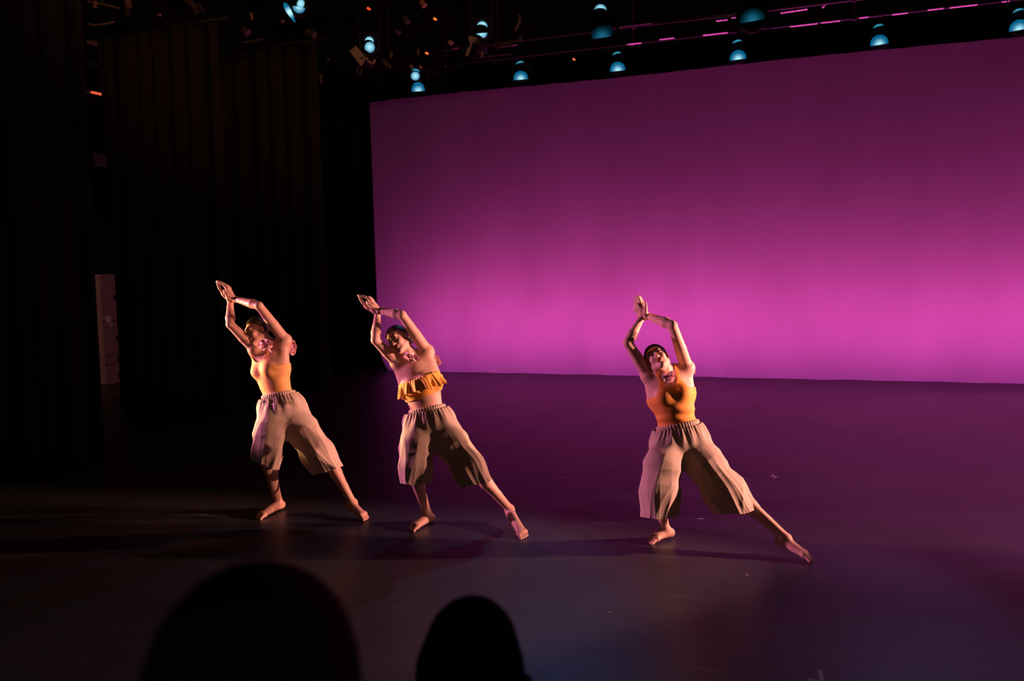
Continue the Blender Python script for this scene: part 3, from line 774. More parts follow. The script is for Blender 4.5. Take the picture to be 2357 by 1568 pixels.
# ------------------------------------------------------------------ middle dancer: mustard crop top with a ruffle
a1 = on_floor(984, 1184, .075); t1 = on_floor(944, 1221, .012)
a2 = on_floor(1173, 1172, .115); t2 = on_floor(1208, 1238, .012)
D2 = dict(label='middle dancer in a mustard ruffled crop top with bare midriff, arms arched overhead', skin=M['skin'],
    hips=at(989, 968, 6.33), chest=at(968, 886, 6.33), neck=at(944, 832, 6.33), head=at(917, 782, 6.30),
    Mp=frame(-4, 0, -11), Mc=frame(-12, 2, -20), Mh=frame(-24, 6, -33),
    SL=at(914, 834, 6.33), EL=at(864, 783, 6.22), WL=at(869, 722, 6.32),
    SR=at(982, 808, 6.34), ER=at(925, 725, 6.20), WR=at(872, 715, 6.28), bun=(0, -.118, -.01), bust=.050)
D2['hands'] = [(at(873, 713, 6.28), at(851, 687, 6.28), at(825, 680, 6.28), -FW-RT*.25+UP*.2, dict(side=1, curl=.12)),
               (at(867, 722, 6.31), at(842, 705, 6.31), at(826, 682, 6.30), -FW+RT*.3-UP*.2, dict(side=-1, curl=.12))]
k1 = at(946, 1078, 6.22); k2 = at(1098, 1084, 6.24)
D2['legs'] = [(at(960, 985, 6.33), k1, a1, t1, -FW+RT*-.5, UPW, None, 1),
              (at(1015, 980, 6.33), k2, a2, t2, UPW*.4-FW*.9+RT*.2, UPW*.8-FW*.6+RT*.1, None, -1)]
build_dancer(D2)
def crop(x, f, u, v):
    top = np.where(f > 0, .048, .02)+.10*np.clip(np.abs(x)-.05, 0, .05)*0
    return np.maximum(u-top, -.082-u-.010*np.cos(x*9)+.0)
D2['part']('crop_top', *top_mesh(D2, crop), M['mustard'], solid=.001)
def ruffle(d, u_top, drop, rx, rf, seed, yaw=0, name='ruffle'):
    N, Z = 420, 14; v = []; f = []; rnd = random.Random(seed); Cc, Mc = d['chest'], d['Mc']
    ph = [rnd.uniform(0, 6) for _ in range(4)]
    for j in range(Z+1):
        t = j/Z
        for i in range(N):
            a = 2*PI*i/N
            w = math.sin(13*a+ph[0]+.9*math.sin(3*a+ph[1]))+.35*math.sin(29*a+ph[2])
            fl = .004+.036*t**.8+.0155*w*(t**.75)+.0018*math.sin(43*a+ph[3])*(1-t)
            uu = u_top-drop*t*(1+.10*math.sin(13*a+ph[0]+1.2)+.12*math.sin(2*a+.6))+.006*math.cos(2*a)
            X = (rx+fl)*math.cos(a); F_ = (rf+fl)*math.sin(a)+.012
            v.append(loc(Mc, Cc, X, F_, uu))
    for j in range(Z):
        for i in range(N): f.append((j*N+i, j*N+(i+1) % N, (j+1)*N+(i+1) % N, (j+1)*N+i))
    return d['part'](name, np.array(v), np.array(f), M['mustard'], solid=.0018)
ruffle(D2, .052, .098, .134, .108, 4)
waistband(D2, at(983, 942, 6.325), frame(-4, 3, -11), .132, .107)
pants(D2, [dict(pts=px_chain([(963, 975, 6.31, .098), (957, 1030, 6.22, .112), (956, 1080, 6.18, .122), (957, 1140, 6.17, .126)]), hem=(at(958, 1112, 6.17), -UP+RT*.0)),
           dict(pts=px_chain([(1012, 975, 6.30, .096), (1040, 1020, 6.26, .112), (1079, 1080, 6.19, .122), (1102, 1130, 6.17, .134)]), hem=(at(1092, 1113, 6.18), -UP+RT*.20), flat=.75)],
      at(986, 944, 6.325), (.135, .106), 8)
garland(D2, [at(938, 826, 6.21), at(955, 820, 6.21)], 17, 9, .013)
garland(D2, [at(996, 812, 6.42), at(1003, 830, 6.42)], 12, 10, .011)
def ring(d, c, ax, r, w, m, name):
    P = []; ax = unit(ax); e1 = unit(np.cross(ax, [.3, .5, .8])); e2 = np.cross(ax, e1)
    N, K = 40, 8; v = []; f = []
    for i in range(N):
        a = 2*PI*i/N; rd = e1*math.cos(a)+e2*math.sin(a)
        for k in range(K):
            b = 2*PI*k/K; v.append(c+rd*(r+.003*math.cos(b))+ax*w*.5*math.sin(b))
    for i in range(N):
        for k in range(K): f.append((i*K+k, ((i+1) % N)*K+k, ((i+1) % N)*K+(k+1) % K, i*K+(k+1) % K))
    return d['part'](name, np.array(v), np.array(f), m)
ring(D2, D2['WR']*.93+D2['ER']*.07, D2['WR']-D2['ER'], .0245, .016, M['black_band'], 'wristband')['label'] = 'black wristband'

# ------------------------------------------------------------------ left dancer: seen from her left front, amber light down one side
a1 = on_floor(640, 1154, .080); t1 = on_floor(592, 1194, .012)
a2 = on_floor(812, 1158, .10); t2 = on_floor(845, 1196, .012)
D1 = dict(label='leftmost dancer in a smooth tan tank top tucked into beige culottes, arms arched overhead', skin=M['skin_dark'],
    hips=at(648, 934, 6.76), chest=at(624, 853, 6.76), neck=at(612, 806, 6.77), head=at(592, 762, 6.74),
    Mp=frame(-22, 0, -12), Mc=frame(-34, 2, -12), Mh=frame(-48, 4, -22),
    SL=at(586, 803, 6.72), EL=at(530, 747, 6.66), WL=at(530, 694, 6.76),
    SR=at(656, 783, 6.74), ER=at(596, 704, 6.60), WR=at(541, 688, 6.72), bun=(0, -.115, .02), bust=.054)
D1['hands'] = [(at(541, 690, 6.72), at(523, 660, 6.72), at(501, 647, 6.72), -FW-RT*.25+UP*.2, dict(side=1, curl=.12)),
               (at(531, 695, 6.76), at(513, 675, 6.75), at(499, 648, 6.74), -FW+RT*.3-UP*.2, dict(side=-1, curl=.12))]
k1 = at(611, 1062, 6.60); k2 = at(757, 1058, 6.72)
D1['legs'] = [(at(628, 955, 6.74), k1, a1, t1, -FW+RT*-.7, UPW, None, 1),
              (at(672, 950, 6.78), k2, a2, t2, UPW*.4-FW*.9+RT*.2, UPW*.8-FW*.4+RT*.5, None, -1)]
build_dancer(D1)
def tank1(x, f, u, v):
    neck = .078+.075*(np.abs(x)/.066)**3.2
    arm = np.where(np.abs(x) > .085, .088-1.1*(np.abs(x)-.085), .120-(np.abs(x)-.085)*1.8)
    side = .022+.100*np.clip((.142-np.abs(x))/.066, 0, 1)**2; return u-np.minimum(np.where(f > -.02, neck, .10), np.where(np.abs(x) > .076, side, 1))
D1['part']('tank_top', *top_mesh(D1, tank1), M['nude'], solid=.001)
straps(D1, M['nude'], .071, .072, .105, .008)
waistband(D1, at(641, 909, 6.755), frame(-22, 3, -10), .134, .109)
pants(D1, [dict(pts=px_chain([(628, 945, 6.73, .102), (618, 1000, 6.62, .112), (613, 1045, 6.57, .112), (611, 1100, 6.55, .116)]), hem=(at(612, 1068, 6.56), -UP-RT*.45)),
           dict(pts=px_chain([(668, 945, 6.74, .102), (696, 990, 6.70, .116), (735, 1050, 6.68, .128), (765, 1100, 6.66, .135)]), hem=(at(748, 1085, 6.67), -UP+RT*.32), flat=.75)],
      at(642, 911, 6.755), (.137, .108), 12)
garland(D1, [at(606, 797, 6.62), at(622, 793, 6.62)], 20, 13, .014)
garland(D1, [at(671, 786, 6.86), at(676, 800, 6.86), at(670, 813, 6.86)], 15, 14, .010)
def bow(d, c, Mx):
    for s_ in (-1, 1):
        P = chain([loc(Mx, c, .008*s_, .012, 0), loc(Mx, c, .020*s_, .022, -.03), loc(Mx, c, .028*s_, .020, -.075)], [.004, .004, .005], .003)
        P += chain([loc(Mx, c, .004*s_, .012, 0), loc(Mx, c, .022*s_, .020, .004), loc(Mx, c, .030*s_, .020, -.014), loc(Mx, c, .006*s_, .014, -.006)], [.0038]*4, .003)
        v, f = Field(P, .0028, pad=.012).mesh(); d['part']('drawstring', v, f, M['linen'])
bow(D1, loc(D1['Mp'], at(641, 916, 6.755), -.02, .112, 0), D1['Mp'])

# ------------------------------------------------------------------ lighting rig
def glow_mesh(kind, w, h):
    """lens shapes and painted glints in the mouths of the fixtures; local X right, Z up, -Y out of the can; origin = hot spot"""
    o = []
    if kind == 'dome': o = [(w/2*math.cos(a), h*math.sin(a)**.85) for a in np.linspace(0, PI, 22)]
    elif kind == 'bowl': o = [(w/2*math.cos(a), -h*math.sin(a)) for a in np.linspace(PI, 0, 22)]
    elif kind == 'disc': o = [(w/2*math.cos(a), h/2*math.sin(a)) for a in np.linspace(0, 2*PI, 24, endpoint=False)]
    elif kind == 'arc':
        o = [(w/2*math.cos(a), h*math.sin(a)) for a in np.linspace(.12, PI-.12, 16)]
        o += [(w/2*.92*math.cos(a), h*.42*math.sin(a)-h*.02) for a in np.linspace(PI-.12, .12, 16)]
    elif kind == 'leaf': o = [(w/2*math.cos(a)*(1+.5*math.sin(a)), h/2*math.sin(a)) for a in np.linspace(0, 2*PI, 24, endpoint=False)]
    elif kind == 'pane': o = [(-w*.44, 0), (w*.42, h*.02), (w/2, h*.5), (w*.44, h*.98), (-w*.18, h), (-w*.5, h*.55)]
    n = len(o); cx = sum(p[0] for p in o)/n; cz = sum(p[1] for p in o)/n
    v = [(x, 0, z) for x, z in o]+[(x, .012, z) for x, z in o]
    f = [(i, n+i, n+(i+1) % n, (i+1) % n) for i in range(n)]
    bm = bmesh.new(); vs = [bm.verts.new(p) for p in v]
    for q in f: bm.faces.new([vs[i] for i in q])
    if kind == 'arc':
        for i in range(15): bm.faces.new([vs[i], vs[i+1], vs[30-i], vs[31-i]])
    else:
        ins = [bm.verts.new((cx+(x-cx)*.5, -.012, cz+(z-cz)*.5)) for x, z in o]; c = bm.verts.new((cx, -.017, cz))
        for i in range(n):
            bm.faces.new([vs[i], vs[(i+1) % n], ins[(i+1) % n], ins[i]]); bm.faces.new([ins[i], ins[(i+1) % n], c])
    bmesh.ops.recalc_face_normals(bm, faces=bm.faces[:])
    return bm_mesh(bm, True)
def fixture(px, py, Y, glows, label, r=.11, zpipe=None, name='stage_light', group=None):
    """par can: black can tipped towards the stage, gel frame, yoke, clamp; glows = (kind, px, py, w px, h px, roll, material, part name)"""
    P = on_y(px, py, Y); d = float((P-CAM)@FW); ppm = FPX/d
    yaw = math.atan2(P[0], P[1])
    root = empty(name, P, label, 'stage light', group)
    root.rotation_euler = (0, 0, -yaw)
    Rin = Matrix.Rotation(-0.30, 3, 'X')   # can axis dips towards the stage
    bm = bmesh.new()
    prof = [(r, -.02), (r+.006, -.02), (r+.006, .0), (r*1.0, .0), (r*.98, .16), (r*.72, .24), (r*.5, .30), (.03, .31), (.001, .31)]
    lathe(bm, prof, 28); bmesh.ops.rotate(bm, cent=(0, 0, 0), matrix=Matrix.Rotation(-PI/2, 3, 'X'), verts=bm.verts[:])
    add_obj('can', bm_mesh(bm, True), M['black_metal'], root)
    bm = bmesh.new(); q = r+.012
    for s_ in (-1, 1):
        bx(bm, (s_*q, -.025, 0), (.012, .006, 2*q+.012)); bx(bm, (0, -.025, s_*q), (2*q+.012, .006, .012))
    add_obj('gel_frame', bm_mesh(bm), M['black_metal'], root)
    zp = .30 if zpipe is None else zpipe-P[2]
    bm = bmesh.new()
    for s_ in (-1, 1):
        cyl(bm, (s_*(r+.018), .12, 0), (s_*(r+.018), .12, zp-.08), .007, seg=8)
        cyl(bm, (s_*(r-.002), .12, 0), (s_*(r+.03), .12, 0), .014, seg=10)
    cyl(bm, (-r-.018, .12, zp-.08), (r+.018, .12, zp-.08), .008, seg=8)
    add_obj('yoke', bm_mesh(bm, True), M['black_metal'], root)
    bm = bmesh.new(); bx(bm, (0, .12, zp-.035), (.05, .03, .08), bevel=.004); cyl(bm, (-.02, .12, zp), (.02, .12, zp), .034, seg=12)
    add_obj('clamp', bm_mesh(bm), M['dull_steel'], root)
    B = np.array([[math.cos(yaw), math.sin(yaw), 0], [-math.sin(yaw), math.cos(yaw), 0], [0, 0, 1]])  # rough local axes
    Ri = Matrix.Rotation(yaw, 3, 'Z')
    for (kind, gx, gy, w, h, roll, m, pn) in glows:
        G = on_y(gx, gy, Y)
        l = Ri @ Vector(G-P)
        o = add_obj(pn, glow_mesh(kind, w/ppm, h/ppm), M[m], root)
        o.location = (l.x, -.035, l.z); o.rotation_euler = (0, math.radians(roll), 0)
    return root
YA, YB = 13.1, 10.6
rowA = [(965, 205, 'first'), (1200, 176, 'second'), (1423, 156, 'third'), (1700, 130, 'fourth'), (2025, 96, 'fifth'), (2347, 62, 'sixth')]
rowA_where = ['beside the upper left corner of the backdrop', 'above the backdrop, over the middle dancer', 'above the backdrop, over the right dancer\'s hands',
              'above the backdrop, under the dim blue dome', 'above the backdrop near the upper right', 'cut off by the right edge of the photo']
zA = float(on_y(1423, 120, YA)[2])+.12; 
for (x, y, nm), wh in zip(rowA, rowA_where):
    ppm = FPX/float((on_y(x, y, YA)-CAM)@FW)
    k = ppm/185
    g = [('dome', x-1, y+8, 42*k, 24*k, -3, 'lens_cyan', 'lens'), ('arc', x-3, y-33*k-2, 24*k, 7*k, -12, 'edge_glow', 'rim_glow')]  # the arc is a glowing piece imitating light on the can rim
    if nm == 'first': g = [('dome', 963, 211, 30, 20, -3, 'lens_cyan', 'lens'), ('disc', 956, 177, 20, 19, 0, 'lens_cyan', 'lamp'), ('arc', 957, 167, 18, 7, 10, 'edge_glow', 'rim_glow')]
    if nm == 'first': y = 188
    fixture(x, y-8, YA, g, 'black stage light glowing cyan %s' % wh, r=.125, zpipe=zA+.30)
zB = float(on_y(1108, 40, YB)[2]); zPB = float(on_y(680, 16, YB)[2])+.36
fixture(850, 101, YB, [('arc', 850, 97, 20, 11, 12, 'hot_glow', 'rim_glow'), ('disc', 851, 110, 23, 24, 10, 'lens_cyan', 'lens')],
        'stage light with cyan lens next to the tilted tan plate', r=.115, zpipe=zPB)
fixture(1109, 67, YB, [('arc', 1110, 62, 24, 11, 12, 'hot_glow', 'rim_glow'), ('bowl', 1109, 78, 25, 11, -3, 'lens_cyan', 'lens')],
        'stage light with cyan upper rim and lower lens, beside the notched tan plate', r=.115, zpipe=zPB)
fixture(1384, 50, YB, [('arc', 1382, 25, 28, 13, 6, 'hot_glow', 'rim_glow'), ('pane', 1386, 88, 50, 26, -4, 'lens_blue', 'gel')],
        'stage light with a dim blue gel pane under a bright cyan arc', r=.155, zpipe=zPB)
fixture(1732, 38, YB, [('dome', 1732, 50, 58, 28, -5, 'lens_blue', 'gel')], 'stage light showing only a dim blue dome, left of the magenta panel', r=.16, zpipe=zPB)
fixture(680, 16, YB, [('disc', 692, 8, 16, 22, 25, 'lens_cyan', 'lamp'), ('bowl', 688, 16, 28, 14, 8, 'lens_cyan', 'lens'), ('leaf', 667, 33, 11, 48, -28, 'hot_glow', 'barn_door_glint')],
        'stage light with cyan lens and a long slanted glint at the top left', r=.13, zpipe=zPB)
def batten(name, Y, z, x0, x1, m, label, cat='pipe', r=.026):
    root = empty(name, ((x0+x1)/2, Y, z), label, cat)
    L = (x1-x0)/2; bm = bmesh.new(); cyl(bm, (-L, 0, 0), (L, 0, 0), r, seg=14); add_obj('pipe', bm_mesh(bm, True), m, root)
    for i in range(5):
        xx = -L+.5+i*(2*L-1)/4; bm = bmesh.new(); cyl(bm, (xx, 0, 0), (xx, 0, 8.0-z), .005, seg=6); cyl(bm, (xx, 0, -.04), (xx, 0, .04), .036, seg=10)
        add_obj('hanger', bm_mesh(bm, True), M['black_metal'], root)
    return root
batten('lighting_batten', YA+.12, zA+.30, -9.0, 9.0, M['black_metal'], 'black pipe carrying the row of cyan lights nearest the backdrop')
batten('lighting_batten', YB+.12, zPB, -9.4, 8.0, M['black_metal'], 'black pipe carrying the nearer, more widely spaced blue lights')

# pale hardware behind the backdrop that catches the magenta strips and the added uplight
YR = 15.45
def on_line(pts, Y=YR): return np.mean([on_y(x, y, Y)[2] for x, y in pts])
zr = float(on_line([(1548, 88), (1730, 69), (1912, 50), (2070, 30)]))
zr2 = float(on_line([(1440, 58), (1640, 36), (1900, 6)]))
batten('rear_batten', YR, zr, -7.5, 8.0, M['black_metal'], 'lower pipe behind the top of the backdrop, edged with magenta light', r=.02)
batten('rear_batten', YR+.1, zr2, -7.5, 8.0, M['black_metal'], 'upper pipe behind the top of the backdrop, edged with magenta light', r=.02)
def rigbox(name, quad, Y, label, cat, m='truss_white', th=.05, sub=None):
    """flat sided box whose face covers a rectangle given by two opposite corners"""
    (xa, ya), (xb, yb) = quad
    A, B = on_y(xa, ya, Y), on_y(xb, yb, Y); c = (A+B)/2
    w, h = abs(B[0]-A[0]), max(abs(B[2]-A[2]), .02)
    root = empty(name, c, label, cat)
    bm = bmesh.new(); bx(bm, (0, 0, 0), (w, th, h), bevel=min(.006, h*.2)); add_obj('casing', bm_mesh(bm), M[m], root)
    bm = bmesh.new()
    bm.free()
    for s_ in (-1, 1):
        bm = bmesh.new(); cyl(bm, (s_*w*.3, 0, h*.4), (s_*w*.3, 0, 8.0-c[2]), .005, seg=6); add_obj('hanger', bm_mesh(bm), M['black_metal'], root)
    return root
rigbox('junction_box', ((1648, 28), (1677, 46)), YR-.1, 'magenta lit box on the upper rear pipe, left of the dim blue dome', 'junction box')
rigbox('junction_box', ((1683, 27), (1698, 40)), YR-.1, 'small magenta lit box touching the dim blue dome', 'junction box')
rigbox('cable_tray', ((1612, 37), (1644, 34)), YR-.1, 'thin magenta strip leading to the larger magenta box', 'cable tray')
rigbox('cable_tray', ((1720, 73), (1741, 65)), YR-.15, 'brightest short magenta bar, under the dim blue dome', 'cable tray')
rigbox('cable_tray', ((1518, 91), (1552, 86)), YR-.15, 'short magenta bar right of the third cyan dome', 'cable tray')
rigbox('connector_strip', ((1618, 80), (1675, 75)), YR-.15, 'row of bright magenta sockets below the larger magenta box', 'connector strip')
rigbox('cable_tray', ((1442, 102), (1476, 98)), YR-.15, 'bright magenta bar above the third cyan dome', 'cable tray')
rigbox('cable_tray', ((1408, 60), (1500, 54)), YR, 'long faint magenta bar right of the blue gel pane', 'cable tray', 'dull_steel')
rigbox('cable_tray', ((1818, 60), (1882, 54)), YR-.15, 'long magenta bar under the slatted magenta panel', 'cable tray')
rigbox('connector_strip', ((1890, 52), (1934, 47)), YR-.15, 'row of magenta sockets right of the slatted panel\'s lower edge', 'connector strip')
rigbox('cable_tray', ((1978, 42), (2002, 37)), YR-.15, 'short magenta bar left of the fifth cyan dome', 'cable tray')
rigbox('cable_tray', ((2052, 34), (2090, 28)), YR-.15, 'magenta bar right of the fifth cyan dome', 'cable tray')
rigbox('cable_tray', ((2135, 23), (2172, 18)), YR-.15, 'magenta bar midway between the last two cyan domes', 'cable tray')
rigbox('cable_tray', ((2186, 18), (2250, 9)), YR-.15, 'magenta bar with an offset end, near the top right corner', 'cable tray')
rigbox('cable_tray', ((2306, 4), (2324, 1)), YR-.15, 'tiny magenta bar at the top right corner', 'cable tray')
rigbox('wall_bracket', ((1138, 93), (1190, 104)), YR, 'dim purple bracket above the left half of the backdrop', 'bracket', 'dull_steel')
rigbox('cable_tray', ((1085, 131), (1180, 124)), YR, 'long dim purple bar just above the left half of the backdrop', 'cable tray', 'dull_steel')
rigbox('junction_box', ((1040, 104), (1056, 112)), YR, 'small dim purple box by the warm lit hook', 'junction box', 'dull_steel')
def slat_panel():
    root = empty('catwalk_panel', on_y(1850, 15, YR+.4), 'slatted pale panel glowing magenta at the top, right of the dim blue dome', 'panel')
    c = on_y(1850, 15, YR+.4)
    for (xa, ya, xb, yb) in ((1797, 20, 1905, 4), (1797, 27, 1858, 18), (1800, 14, 1850, 8)):
        A, B = on_y(xa, ya, YR+.4)-c, on_y(xb, yb, YR+.4)-c
        bm = bmesh.new(); L = np.linalg.norm(B-A); bx(bm, (0, 0, 0), (L, .04, .055)); ang = math.atan2(B[2]-A[2], B[0]-A[0])
        bmesh.ops.rotate(bm, cent=(0, 0, 0), matrix=Matrix.Rotation(-ang, 3, 'Y'), verts=bm.verts[:]); bmesh.ops.translate(bm, vec=(A+B)/2, verts=bm.verts[:])
        add_obj('slat', bm_mesh(bm), M['truss_white'], root)
    A, B = on_y(1893, 18, YR+.4)-c, on_y(1905, 4, YR+.4)-c
    bm = bmesh.new(); cyl(bm, A, B, .015, seg=8); add_obj('strut', bm_mesh(bm), M['truss_white'], root)
    A, B = on_y(1815, 8, YR+.4)-c, on_y(1850, 22, YR+.4)-c
    bm = bmesh.new(); cyl(bm, A, B, .012, seg=8); add_obj('strut', bm_mesh(bm), M['black_metal'], root)
slat_panel()

# warm lit odds and ends in the dark rig at the upper left
def tan_plate(cor, Y, label, name='barn_door_light'):
    P = [on_y(x, y, Y+dy) for (x, y, dy) in cor]; c = sum(P)/len(P)
    root = empty(name, c, label, 'stage light')
    v = [p-c for p in P]; n = len(v); off = np.array([0, .012, 0])
    me = bpy.data.meshes.new('m'); me.from_pydata([tuple(q) for q in v]+[tuple(q+off) for q in v], [], [tuple(range(n)), tuple(range(2*n-1, n-1, -1))]+[(i, n+i, n+(i+1) % n, (i+1) % n) for i in range(n)])
    add_obj('plate', me, M['tan_plate'], root)
    bm = bmesh.new(); cyl(bm, (.03, .12, .06), (.03, .80, .08), .010, seg=8); cyl(bm, (.03, .80, .07), (.03, .80, 8.0-c[2]), .010, seg=8); add_obj('hanger', bm_mesh(bm), M['black_metal'], root)
    bm = bmesh.new(); lathe(bm, [(.001, .0), (.07, .0), (.085, .05), (.085, .22), (.06, .27), (.001, .27)], 18)
    bmesh.ops.rotate(bm, cent=(0, 0, 0), matrix=Matrix.Rotation(-PI/2-.3, 3, 'X'), verts=bm.verts[:]); bmesh.ops.translate(bm, vec=(.03, .03, .02), verts=bm.verts[:])
    add_obj('can', bm_mesh(bm, True), M['black_metal'], root)
    return root
tp = tan_plate([(805, 118, 0), (819, 105, 0), (843, 134, .05), (831, 153, .05)], YB-.4, 'stage light with a tilted flat tan plate, left of a cyan lens')
def arc_tube(name, pts, Y, r, m, label, cat, org=None, parent=None):
    P = [on_y(x, y, Y) for x, y in pts]; c = P[0]
    P = [Vector(p-c) for p in P]
    # smooth the path
    for _ in range(2):
        Q = [P[0]]
        for a, b in zip(P, P[1:]): Q += [a*.75+b*.25, a*.25+b*.75]
        P = Q+[P[-1]]
    bm = bmesh.new()
    for a, b in zip(P, P[1:]):
        if (b-a).length > 1e-4: cyl(bm, a, b+(b-a).normalized()*r*.4, r, seg=8)
    root = empty(name, c, label, cat)
    add_obj(name.split('_')[-1]+'_body', bm_mesh(bm), M[m], root)
    mid = P[len(P)//2]; bm = bmesh.new(); bk = Vector((mid.x, mid.y+.62, mid.z+.02)); cyl(bm, mid, bk, .004, seg=6); cyl(bm, bk, (bk.x, bk.y, 8.0-c[2]), .004, seg=6)
    add_obj('hanger', bm_mesh(bm, True), M['black_metal'], root)
    return root
arc_tube('safety_cable', [(825, 153), (821, 172), (829, 176), (833, 158)], YB-.4, .006, 'dull_steel', 'thin loop of cable hanging under the tilted tan plate', 'cable')
arc_tube('yoke_hook', [(843, 133), (849, 143), (860, 146), (863, 138)], YB-.4, .014, 'steel', 'curved bright hook at the right corner of the tilted tan plate', 'hook')
tan_plate([(1078, 82, 0), (1098, 87, 0), (1097, 94, .05), (1087, 101, .05), (1084, 108, .05), (1080, 94, 0)], YB-.4, 'stage light with a small notched tan plate under the cyan rim light', 'barn_door_light')
arc_tube('hanging_strap', [(1084, 105), (1078, 116), (1074, 128)], YB-.4, .020, 'tan_plate', 'brown strap curving down from the notched tan plate', 'strap')
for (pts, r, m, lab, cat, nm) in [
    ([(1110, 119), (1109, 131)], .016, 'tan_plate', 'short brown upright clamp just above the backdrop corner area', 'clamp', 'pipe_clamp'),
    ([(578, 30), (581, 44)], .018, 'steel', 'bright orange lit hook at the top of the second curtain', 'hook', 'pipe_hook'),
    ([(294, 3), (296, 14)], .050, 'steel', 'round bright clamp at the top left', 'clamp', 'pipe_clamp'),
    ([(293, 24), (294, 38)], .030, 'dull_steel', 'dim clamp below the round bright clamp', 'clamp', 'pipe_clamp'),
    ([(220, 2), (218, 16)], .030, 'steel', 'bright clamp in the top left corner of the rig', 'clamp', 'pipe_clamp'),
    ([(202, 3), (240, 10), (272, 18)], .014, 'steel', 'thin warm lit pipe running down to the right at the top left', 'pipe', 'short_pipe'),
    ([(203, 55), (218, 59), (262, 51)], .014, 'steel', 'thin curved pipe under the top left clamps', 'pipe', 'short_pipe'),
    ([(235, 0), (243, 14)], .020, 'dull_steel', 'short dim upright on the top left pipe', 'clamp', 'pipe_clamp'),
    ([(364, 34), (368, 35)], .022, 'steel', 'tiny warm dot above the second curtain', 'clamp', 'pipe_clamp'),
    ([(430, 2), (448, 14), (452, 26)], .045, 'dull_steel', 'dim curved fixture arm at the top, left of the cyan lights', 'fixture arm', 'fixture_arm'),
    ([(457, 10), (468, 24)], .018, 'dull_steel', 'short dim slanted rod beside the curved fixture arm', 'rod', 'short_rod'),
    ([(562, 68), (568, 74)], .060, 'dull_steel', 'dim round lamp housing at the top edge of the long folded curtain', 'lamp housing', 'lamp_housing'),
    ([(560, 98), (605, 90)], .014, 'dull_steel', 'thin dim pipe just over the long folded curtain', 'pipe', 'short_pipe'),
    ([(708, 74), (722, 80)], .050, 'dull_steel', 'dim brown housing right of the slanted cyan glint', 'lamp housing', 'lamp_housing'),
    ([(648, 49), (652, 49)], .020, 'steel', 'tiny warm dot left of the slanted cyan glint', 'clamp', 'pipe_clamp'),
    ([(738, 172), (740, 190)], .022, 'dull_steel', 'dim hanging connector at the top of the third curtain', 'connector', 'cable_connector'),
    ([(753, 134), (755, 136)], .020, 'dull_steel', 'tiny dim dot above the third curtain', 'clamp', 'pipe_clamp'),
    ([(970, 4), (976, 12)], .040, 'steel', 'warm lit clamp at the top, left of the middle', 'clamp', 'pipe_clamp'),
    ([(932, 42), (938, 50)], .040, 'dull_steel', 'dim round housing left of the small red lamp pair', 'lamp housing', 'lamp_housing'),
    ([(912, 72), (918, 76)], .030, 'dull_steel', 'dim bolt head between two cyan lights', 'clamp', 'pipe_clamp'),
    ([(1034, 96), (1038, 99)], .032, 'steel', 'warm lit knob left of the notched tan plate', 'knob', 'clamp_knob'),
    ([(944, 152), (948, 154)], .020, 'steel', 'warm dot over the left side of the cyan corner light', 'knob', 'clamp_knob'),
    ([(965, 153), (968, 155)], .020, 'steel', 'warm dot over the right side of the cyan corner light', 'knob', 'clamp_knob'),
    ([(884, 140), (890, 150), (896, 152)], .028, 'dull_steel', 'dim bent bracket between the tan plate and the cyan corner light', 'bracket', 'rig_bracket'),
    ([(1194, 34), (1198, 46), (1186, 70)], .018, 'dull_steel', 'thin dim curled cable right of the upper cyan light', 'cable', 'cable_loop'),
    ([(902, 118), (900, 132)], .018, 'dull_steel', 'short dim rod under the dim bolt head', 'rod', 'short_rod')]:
    arc_tube(nm, pts, YB-.2, r, m, lab, cat)
def pilot(px, py, m, lab, r=.022):
    bm = bmesh.new(); bmesh.ops.create_uvsphere(bm, u_segments=12, v_segments=8, radius=r); cyl(bm, (0, .01, 0), (0, .05, 0), r*.8, seg=8)
    P = on_y(px, py, YB-.2); root = empty('pilot_lamp', P, lab, 'pilot lamp'); add_obj('bulb', bm_mesh(bm, True), M[m], root)
    bm = bmesh.new(); cyl(bm, (0, .03, .01), (0, .65, .02), .004, seg=6); cyl(bm, (0, .65, .01), (0, .65, 8.0-P[2]), .004, seg=6); add_obj('hanger', bm_mesh(bm), M['black_metal'], root)
pilot(847, 19, 'petrol', 'tiny red indicator lamp above the tilted tan plate', .016)
pilot(1000, 43, 'ember', 'upper left small reddish lamp of the pair left of the middle cyan light', .016)
pilot(981, 122, 'ember', 'small reddish lamp above the backdrop corner', .014)
pilot(1320, 136, 'ember', 'small reddish lamp low between two cyan domes', .012)

# offstage wall seen in the gap between the two front leg curtains
XW = -12.16
def wallbox(name, quad, label, cat, m, th=.06, x=-12.47):
    (xa, ya), (xb, yb) = quad; A, B = on_x(xa, ya, x), on_x(xb, yb, x); c = (A+B)/2
    root = empty(name, c, label, cat); bm = bmesh.new(); bx(bm, (0, 0, 0), (th, abs(B[1]-A[1]), abs(B[2]-A[2])), bevel=.006)
    add_obj('body', bm_mesh(bm), M[m], root); return root, c
A, B = on_x(225, 632, XW), on_x(292, 886, XW)
cabw = abs(B[1]-A[1])
cab = empty('storage_cabinet', (XW, (A[1]+B[1])/2, float(B[2])), 'tall dusty pink cabinet seen in the gap between the two front curtains', 'cabinet')
hh = float(A[2]-B[2]); co = (A[1]+B[1])/2
bm = bmesh.new(); bx(bm, (-.135, 0, hh/2), (.27, cabw, hh)); add_obj('carcass', bm_mesh(bm), M['cabinet'], cab)
